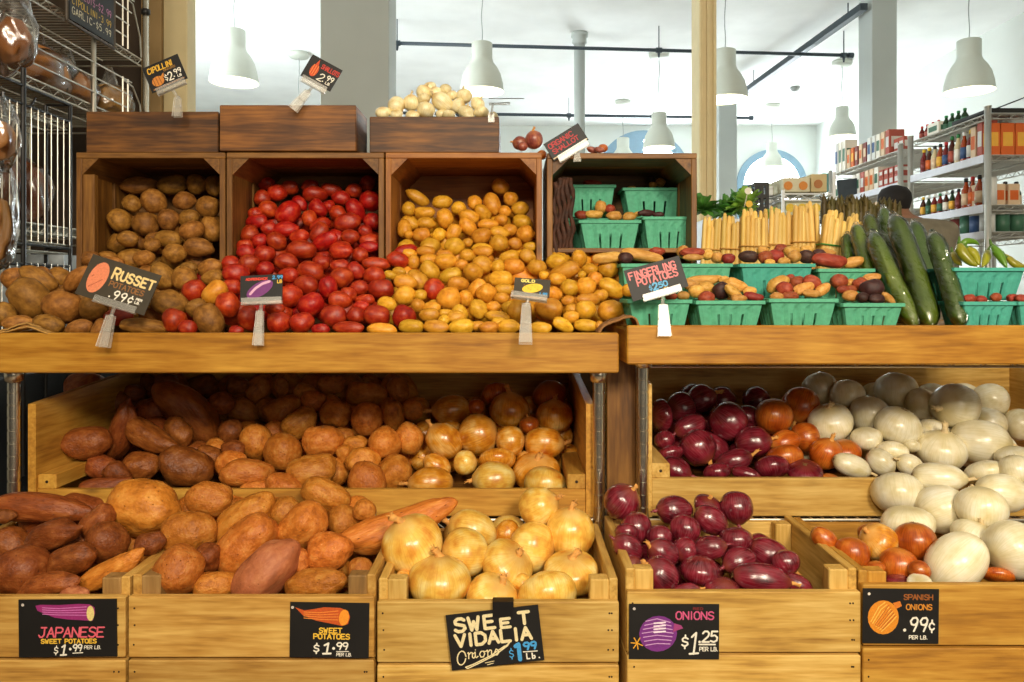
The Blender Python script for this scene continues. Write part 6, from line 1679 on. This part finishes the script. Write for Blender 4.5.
# leafy greens
M_LEAF = plain('leaf', (70, 124, 44), .5, noise_amt=.5, scale=30)
M_LEAFL = plain('pale_leaf', (140, 180, 70), .5, noise_amt=.35, scale=30)
def leafy(label, cx, cy, D, r, mat, n=60):
    rn = random.Random(int(cx)); m = MB(); c = P(cx, cy, D)
    for k in range(n):
        a = rn.uniform(0, 6.28); e = rn.uniform(-.3, 1.4); L = r * rn.uniform(.5, 1.05)
        d = Vector((math.cos(a) * math.cos(e), math.sin(a) * math.cos(e) * .6, math.sin(e)))
        s = Vector((-math.sin(a), math.cos(a), rn.uniform(-.6, .6))).normalized() * r * .22
        p0, p1, p2 = c, c + d * L * .6, c + d * L + Vector((0, 0, -r * .12))
        v = [m.bm.verts.new(q) for q in (p0 - s * .2, p0 + s * .2, p1 + s, p2 + s * .4, p2 - s * .4, p1 - s)]
        mid = m.bm.verts.new(p1 + Vector((0, 0, -r * .06))); 
        for i in range(6): m.bm.faces.new((v[i], v[(i + 1) % 6], mid))
    put(m.build('leafy_greens', mat, None, True), label, 'leafy greens', 'leafy greens behind the asparagus')
z_off = 0
leafy('dark leafy greens beside the cream pillar', 703, 210, 3.15, .085, M_LEAF)
leafy('bright curly greens in the middle of the leafy row', 727, 212, 3.25, .09, M_LEAF)
leafy('pale green head of leaves at right of the leafy row', 746, 206, 3.2, .10, M_LEAFL)
leafy('dark green bunch behind the pale head', 738, 208, 3.4, .10, M_LEAF)
leafy('yellowish leaves low behind the asparagus', 772, 219, 3.2, .06, M_LEAFL)
for lab, px, py in (('round white price tag among the greens', 748, 191), ('round yellow price tag among the greens', 749, 204)):
    m = MB(); c = P(px, py, 3.07); m.lathe([(.001, 0), (.014, 0), (.014, .003)], c, 18, Matrix.Rotation(PI / 2, 3, 'X'))
    m.tube(c, c + Vector((.0, .05, -.06)), .002, n=6)
    put(m.build('round_tag', colr(WHT if 'white' in lab else YEL)), lab, 'price tag')

# ---------------------------------------------------------------- stooping shopper
def skinned(name, pts, edges, rad, mat, parent=None, sub=2):
    me = bpy.data.meshes.new(name); me.from_pydata([tuple(p) for p in pts], edges, []); me.materials.append(mat)
    o = bpy.data.objects.new(name, me); COL.objects.link(o)
    s = o.modifiers.new('skin', 'SKIN'); s.use_smooth_shade = True
    for i, v in enumerate(o.data.skin_vertices[0].data): 
        v.radius = rad[i] if isinstance(rad[i], tuple) else (rad[i], rad[i]); v.use_root = (i == 0)
    u = o.modifiers.new('sub', 'SUBSURF'); u.levels = sub; u.render_levels = sub
    if parent: o.parent = parent
    return o
PD = 3.9
hx = X(911, PD)
M_SKIN_ = plain('person_skin', (150, 104, 76), .6); M_SHIRT = plain('grey_brown_shirt', (122, 112, 92), .85, noise_amt=.15, scale=20); M_HAIR = plain('dark_cap', (22, 16, 14), .8); M_TROU = plain('dark_trousers', (40, 40, 48), .85)
prt = empty('person', (hx, PD, 0), 'person with dark hair in a grey brown shirt bending in the aisle behind the cucumbers', 'person')
o0 = Vector((hx, PD, 0))
hz = Z(199, PD)
B = [(0.07, -.12, .93), (0.06, -.10, 1.16), (0.05, -.04, 1.38), (0.035, .04, 1.54), (.0, .11, 1.62), (-.01, .15, hz - .01), (-.01, .17, hz + .035),
     (.185, .03, 1.55), (.235, .10, 1.30), (.20, .32, 1.24), (.18, .40, 1.23),
     (-.13, .05, 1.56), (-.19, .12, 1.32), (-.14, .33, 1.27), (-.12, .41, 1.27),
     (.16, -.10, .86), (.17, -.04, .48), (.17, -.12, .09), (.17, .02, .04), (-.02, -.10, .86), (-.04, .02, .48), (-.04, -.04, .09), (-.04, .1, .04)]
E = [(0, 1), (1, 2), (2, 3), (3, 4), (4, 5), (5, 6), (3, 7), (7, 8), (8, 9), (9, 10), (3, 11), (11, 12), (12, 13), (13, 14), (0, 15), (15, 16), (16, 17), (17, 18), (0, 19), (19, 20), (20, 21), (21, 22)]
RD = [(.15, .11), (.15, .11), (.16, .11), .085, .05, .072, .06, .06, .045, .034, .03, .06, .045, .034, .03, .09, .06, .045, .04, .09, .06, .045, .04]
skinned('body', B, E, RD, M_SKIN_, prt)
skinned('shirt', [(.07, -.12, .95), (.06, -.10, 1.16), (.05, -.04, 1.38), (.035, .035, 1.53), (.01, .09, 1.59), (.185, .03, 1.55), (.235, .09, 1.34), (-.13, .05, 1.56), (-.19, .11, 1.36)],
        [(0, 1), (1, 2), (2, 3), (3, 4), (3, 5), (5, 6), (3, 7), (7, 8)], [(.17, .13), (.17, .13), (.18, .13), .11, .06, .08, .06, .08, .06], M_SHIRT, prt)
skinned('trousers', [(.07, -.12, .93), (.16, -.10, .84), (.17, -.04, .48), (.17, -.12, .1), (-.02, -.10, .84), (-.04, .02, .48), (-.04, -.04, .1)], [(0, 1), (1, 2), (2, 3), (0, 4), (4, 5), (5, 6)], [(.16, .13), .11, .08, .065, .11, .08, .065], M_TROU, prt)
c = Vector((hx - .01, PD + .15, hz + .01))
m = MB(); m.lathe([(.05, -.075), (.074, -.04), (.082, 0), (.078, .035), (.058, .065), (.02, .08), (.001, .081)], c, 22)
for v in m.bm.verts:
    v.co.y = c.y + (v.co.y - c.y) * 1.2
    if v.co.z < c.z and v.co.y > c.y + .05: v.co.y = c.y + .05
    v.co += Vector((noise.noise(v.co * 30), noise.noise(v.co * 30 + Vector((5, 0, 0))), 0)) * .006
m.build('hair', M_HAIR, prt, True)
M_EYE = plain('eye', (30, 22, 18), .3)
for s_ in (-1, 1):
    m = MB(); m.lathe([(.001, -.006), (.008, 0), (.001, .006)], (c.x + s_ * .028, c.y + .075, c.z - .015), 8); m.build('eye', M_EYE, prt, True)
    m = MB(); m.lathe([(.001, -.02), (.012, 0), (.001, .02)], (c.x + s_ * .078, c.y + .01, c.z - .02), 8); m.build('ear', M_SKIN_, prt, True)
m = MB(); m.path([(c.x, c.y + .07, c.z - .01), (c.x, c.y + .095, c.z - .04), (c.x, c.y + .075, c.z - .05)], [.006, .012, .008], 8); m.build('nose', M_SKIN_, prt, True)

# ---------------------------------------------------------------- bread rack at the left
XB = -1.56
root = empty('bread_rack', (XB, 2.8, 0), 'tall wire bread rack along the left side', 'rack')
for y in (2.10, 2.82, 3.22):
    m = MB(); m.tube((XB, y, 0), (XB, y, 3.2), .0125 if y > 2.9 else .009, n=12); m.build('post', M_CHROME if y > 2.9 else M_STEEL, root, True)
    m = MB(); m.tube((XB - .5, y, 0), (XB - .5, y, 3.2), .0125, n=12); m.build('post', M_CHROME, root, True)
SZ = (Z(62, 3.2) + .01, Z(112, 2.82) + .028, 1.47)
bx('dark_infill_box', (XB - .48, 2.12, .02), (XB + .01, 3.2, 1.2), plain('dark_infill', (38, 40, 42), .5), root, .004)  # added dark box in place of lower shelves, darkens the left edge
for z in SZ:
    wire_shelf(root, XB - .49, XB - .01, 2.12, 3.2, z, 'x', .028, .0028, True, M_STEEL)
for z, n in ((SZ[1], 3), (SZ[0], 4)):
    m = MB()
    for k in range(n):
        zz = z + .045 + k * .055
        m.tube((XB + .005, 2.12, zz), (XB + .005, 3.05 + .02 * k, zz), .003, n=6)
    for y in (2.4, 3.02, 3.06):
        m.tube((XB + .005, y, z), (XB + .005, y, z + .05 + (n - 1) * .055), .0035, n=6)
    m.path([(XB + .005, 3.02, z + .04 + (n - 1) * .055), (XB + .005, 3.10, z + .03 + (n - 1) * .055), (XB + .005, 3.16, z + .08), (XB + .005, 3.17, z)], .0035, 6)
    m.build('shelf_ledge', M_STEEL, root)
m = MB(); m.lathe([(.0126, Z(12, 3.22) - .012), (.018, Z(12, 3.22) - .01), (.018, Z(12, 3.22) + .01), (.0126, Z(12, 3.22) + .012)], (XB, 3.22, 0), 14); m.build('black_collar', M_BLACKW, root, True)
# black framed wire basket panel before it
XP = -1.46
root = empty('wire_basket_rack', (XP, 2.5, 0), 'black framed rack with upright chrome wires before the bread shelves', 'rack')
m = MB()
for z in (Z(94, 2.36), Z(112, 2.36), 1.39, 1.33, 1.0):
    m.tube((XP, 2.0, z), (XP, 2.5, z), .0045, n=8); m.tube((XP, 2.5, z), (XP - .08, 2.5, z), .0045, n=8)
m.tube((XP, 2.262, .7), (XP, 2.262, Z(52, 2.262)), .0075, n=10); m.tube((XP, 2.5, .0), (XP, 2.5, 1.86), .006, n=10); m.tube((XP - .08, 2.5, 0), (XP - .08, 2.5, 1.86), .006, n=10); m.tube((XP, 2.0, 0), (XP, 2.0, 1.86), .006, n=10)
for z in (1.93, 1.80): m.path([(XP, 2.262, z), (XP + .01, 2.285, z + .01), (XP + .012, 2.30, z + .035)], .003, 6)
m.build('black_frame', M_BLACKW, root)
m = MB()
for k in range(15):
    y = 2.03 + k * .033
    m.tube((XP + .003, y, 1.40), (XP + .003, y, Z(112, 2.36) - .0), .0015, n=6)
    m.tube((XP + .003, y, 1.1), (XP + .003, y, 1.335), .0015, n=6)
m.build('upright_wires', M_STEEL, root)
wire_shelf(root, XP - .08, XP - .005, 2.01, 2.49, 1.40, 'x', .02, .0025, False, M_STEEL, 'basket_floor')
wire_shelf(root, XP - .08, XP - .005, 2.01, 2.49, Z(112, 2.36), 'x', .02, .0025, False, M_STEEL, 'basket_top')
M_CRUST = skin('bread_crust', (92, 44, 16), (150, 84, 34), (196, 132, 66), .6, (60, 28, 10), .3, 1.5, .01, .3)
M_CRUSTL = skin('pale_bread', (160, 100, 48), (206, 152, 86), (226, 186, 130), .6, (120, 70, 30), .3, 1.5, .01, .3)
def bag(label, c, s, mat, k=0, hang=False):
    c = Vector(c); bm = bmesh.new(); bmesh.ops.create_icosphere(bm, subdivisions=4, radius=1.0)
    off = Vector((k * 3.1, 1, 2))
    for v in bm.verts:
        d = 1 + noise.noise(v.co * 1.4 + off) * .12
        v.co = Vector((v.co.x * s[0], v.co.y * s[1], max(v.co.z, -.75) * s[2])) * d
    for f in bm.faces: f.smooth = True
    me = bpy.data.meshes.new('bread_loaf'); bm.to_mesh(me); bm.free(); me.materials.append(mat)
    o = bpy.data.objects.new('bread_loaf', me); COL.objects.link(o); o.location = c
    put(o, label, 'bread', 'bagged loaves on the bread rack')
    bm = bmesh.new(); bmesh.ops.create_icosphere(bm, subdivisions=4, radius=1.0)
    for v in bm.verts:
        d = 1.16 + noise.noise(v.co * 2.5 + off) * .22
        z = v.co.z
        q = Vector((v.co.x * s[0], v.co.y * s[1], max(z, -.72) * s[2])) * d
        if z > .6: q.z += (z - .6) * s[2] * 2.0; q.x *= .45; q.y *= .45
        v.co = q
    for f in bm.faces: f.smooth = True
    me = bpy.data.meshes.new('clear_bag'); bm.to_mesh(me); bm.free(); me.materials.append(M_BAG)
    b = bpy.data.objects.new('clear_bag', me); COL.objects.link(b); b.parent = o
zt = SZ[1]
bag('bagged dark loaf on the middle of the bread shelf', (XB - .13, 2.66, zt + .085), (.11, .15, .09), M_CRUST, 1)
bag('bagged loaf behind the square post of the bread rack', (XB - .16, 2.92, zt + .085), (.10, .09, .085), M_CRUST, 2)
bag('bagged golden loaf at the far end of the bread shelf', (XB - .09, 3.10, zt + .075), (.08, .08, .075), M_CRUSTL, 3)
bag('bagged loaf at the near end of the bread shelf', (XB - .14, 2.34, zt + .1), (.13, .13, .11), M_CRUSTL, 4)
bag('bagged loaf on the highest bread shelf near the chalk board', (XB - .2, 2.3, SZ[0] + .1), (.14, .14, .11), M_CRUST, 5)
bag('tall dark bagged loaf behind the upright wires, left', (XB - .14, 2.22, 1.475 + .115), (.11, .07, .14), M_CRUST, 6)
bag('tall dark bagged loaf behind the upright wires, middle', (XB - .13, 2.40, 1.475 + .115), (.11, .06, .14), M_CRUST, 7)
bag('tall dark bagged loaf behind the upright wires, right', (XB - .14, 2.58, 1.475 + .105), (.11, .06, .13), M_CRUST, 8)
# bags hanging at the very left edge
def hangbag(label, px, py, D, w, h, mat, k):
    c = P(px, py, D); s = (w / 2 / F * D, .05, h / 2 / F * D)
    bm = bmesh.new(); bmesh.ops.create_icosphere(bm, subdivisions=4, radius=1.0)
    for v in bm.verts:
        d = 1 + noise.noise(v.co * 2.2 + Vector((k, 0, 0))) * .25
        t = .55 + .45 * (1 - (v.co.z + 1) / 2)
        v.co = Vector((v.co.x * s[0] * t, v.co.y * s[1], v.co.z * s[2])) * d
    for f in bm.faces: f.smooth = True
    me = bpy.data.meshes.new('hanging_bag'); bm.to_mesh(me); bm.free(); me.materials.append(M_BAG)
    o = bpy.data.objects.new('hanging_bag', me); COL.objects.link(o); o.location = c
    put(o, label, 'bag', 'clear bags hanging at the left edge')
    bm = bmesh.new(); bmesh.ops.create_icosphere(bm, subdivisions=3, radius=1.0)
    for v in bm.verts: v.co = Vector((v.co.x * s[0] * .6, v.co.y * s[1] * .7, v.co.z * s[2] * .55 - s[2] * .25)) * (1 + noise.noise(v.co * 2) * .2)
    for f in bm.faces: f.smooth = True
    me = bpy.data.meshes.new('contents'); bm.to_mesh(me); bm.free(); me.materials.append(mat)
    b = bpy.data.objects.new('contents', me); COL.objects.link(b); b.parent = o
    m = MB(); m.tube(c + Vector((0, 0, s[2] * .8)), c + Vector((0, .0, s[2] * 1.15)), .004, n=6); m.build('hook', M_BLACKW, o)
hangbag('large clear bag of bread hanging at top left corner', 12, 30, 2.0, 58, 84, M_CRUST, 3)
hangbag('clear bag hanging below a dark hook at left edge', 3, 132, 2.0, 34, 70, M_CRUSTL, 9)
hangbag('tan bag hanging lowest at the left edge beside the russets', 2, 215, 2.0, 28, 110, M_CRUSTL, 14)
# chalk board: lies along the rack
y0, y1 = 2.62, 2.93
zb = Z(20, y0)
root = empty('chalk_board', (XB + .02, (y0 + y1) / 2, zb), 'black chalk board hung on the bread rack listing shallots cipollini garlic', 'sign')
bx('board', (XB + .016, y0 + .01, zb + .01), (XB + .022, y1 - .01, zb + .25), M_BLACK, root, 0)
m = MB()
for a, b in (((XB + .018, y0, zb), (XB + .018, y1, zb)), ((XB + .018, y0, zb), (XB + .018, y0, zb + .26)), ((XB + .018, y1, zb), (XB + .018, y1, zb + .26))): m.tube(a, b, .006, n=8)
m.build('frame', plain('board_frame', (70, 58, 44), .5), root)
def boardtext(rows):
    for txt, zc, h, rgb in rows:
        bm = bmesh.new(); n = len(txt); w = (y1 - y0 - .05) / n
        for i, ch in enumerate(txt):
            for pl in G.get(ch, []):
                for a, b in zip(pl, pl[1:]):
                    pa = Vector((0, y0 + .025 + (i + a[0] / 4 * .7) * w, zc + a[1] / 6 * h)); pb = Vector((0, y0 + .025 + (i + b[0] / 4 * .7) * w, zc + b[1] / 6 * h))
                    d = pb - pa
                    if d.length < 1e-6: continue
                    nn = Vector((0, -d.z, d.y)).normalized() * .0016
                    q = [pa + nn, pb + nn, pb - nn, pa - nn]
                    bm.faces.new([bm.verts.new(v + Vector((XB + .0228, 0, 0)) - world_loc(root)) for v in q])
        me = bpy.data.meshes.new('lettering'); bm.to_mesh(me); bm.free(); me.materials.append(colr(rgb))
        o = bpy.data.objects.new('lettering', me); COL.objects.link(o); o.parent = root
boardtext([('SHALLOTS-$2.99', zb + .105, .026, (206, 130, 170)), ('CIPOLLINI-3.99', zb + .068, .024, (222, 180, 60)), ('GARLIC-$5.99', zb + .033, .024, (226, 214, 180))])

# added dark box, keeps the view behind the lower left bin dark
put(bx('dark_backdrop', (-1.5, 2.75, 0), (-.9, 3.4, 1.06), plain('dark_steel', (48, 54, 58), .5, .3), bev=.01), 'added dark cooler seen behind the lower left bin', 'cooler')
put(bx('back_counter', (-.85, 2.6, 0), (1.75, 3.0, 1.0), plain('brown_counter', (60, 42, 26), .6), bev=.01), 'dark brown counter behind the shelving units', 'counter')
# bright papers seen through the wires at left
put(bx('paper_stack', (-1.95, 2.7, 1.202), (-1.6, 3.1, 1.38), plain('paper', (190, 200, 206), .7, noise_amt=.3, scale=14)), 'pale stack of papers seen through the wires at left', 'papers')
# brown baffle between the two units
put(bx('divider_board', (X(607, 1.74), 1.74, .3), (X(636, 1.74), 1.755, 1.10), W_OLD['z']), 'dark brown board between the two chrome posts', 'board')
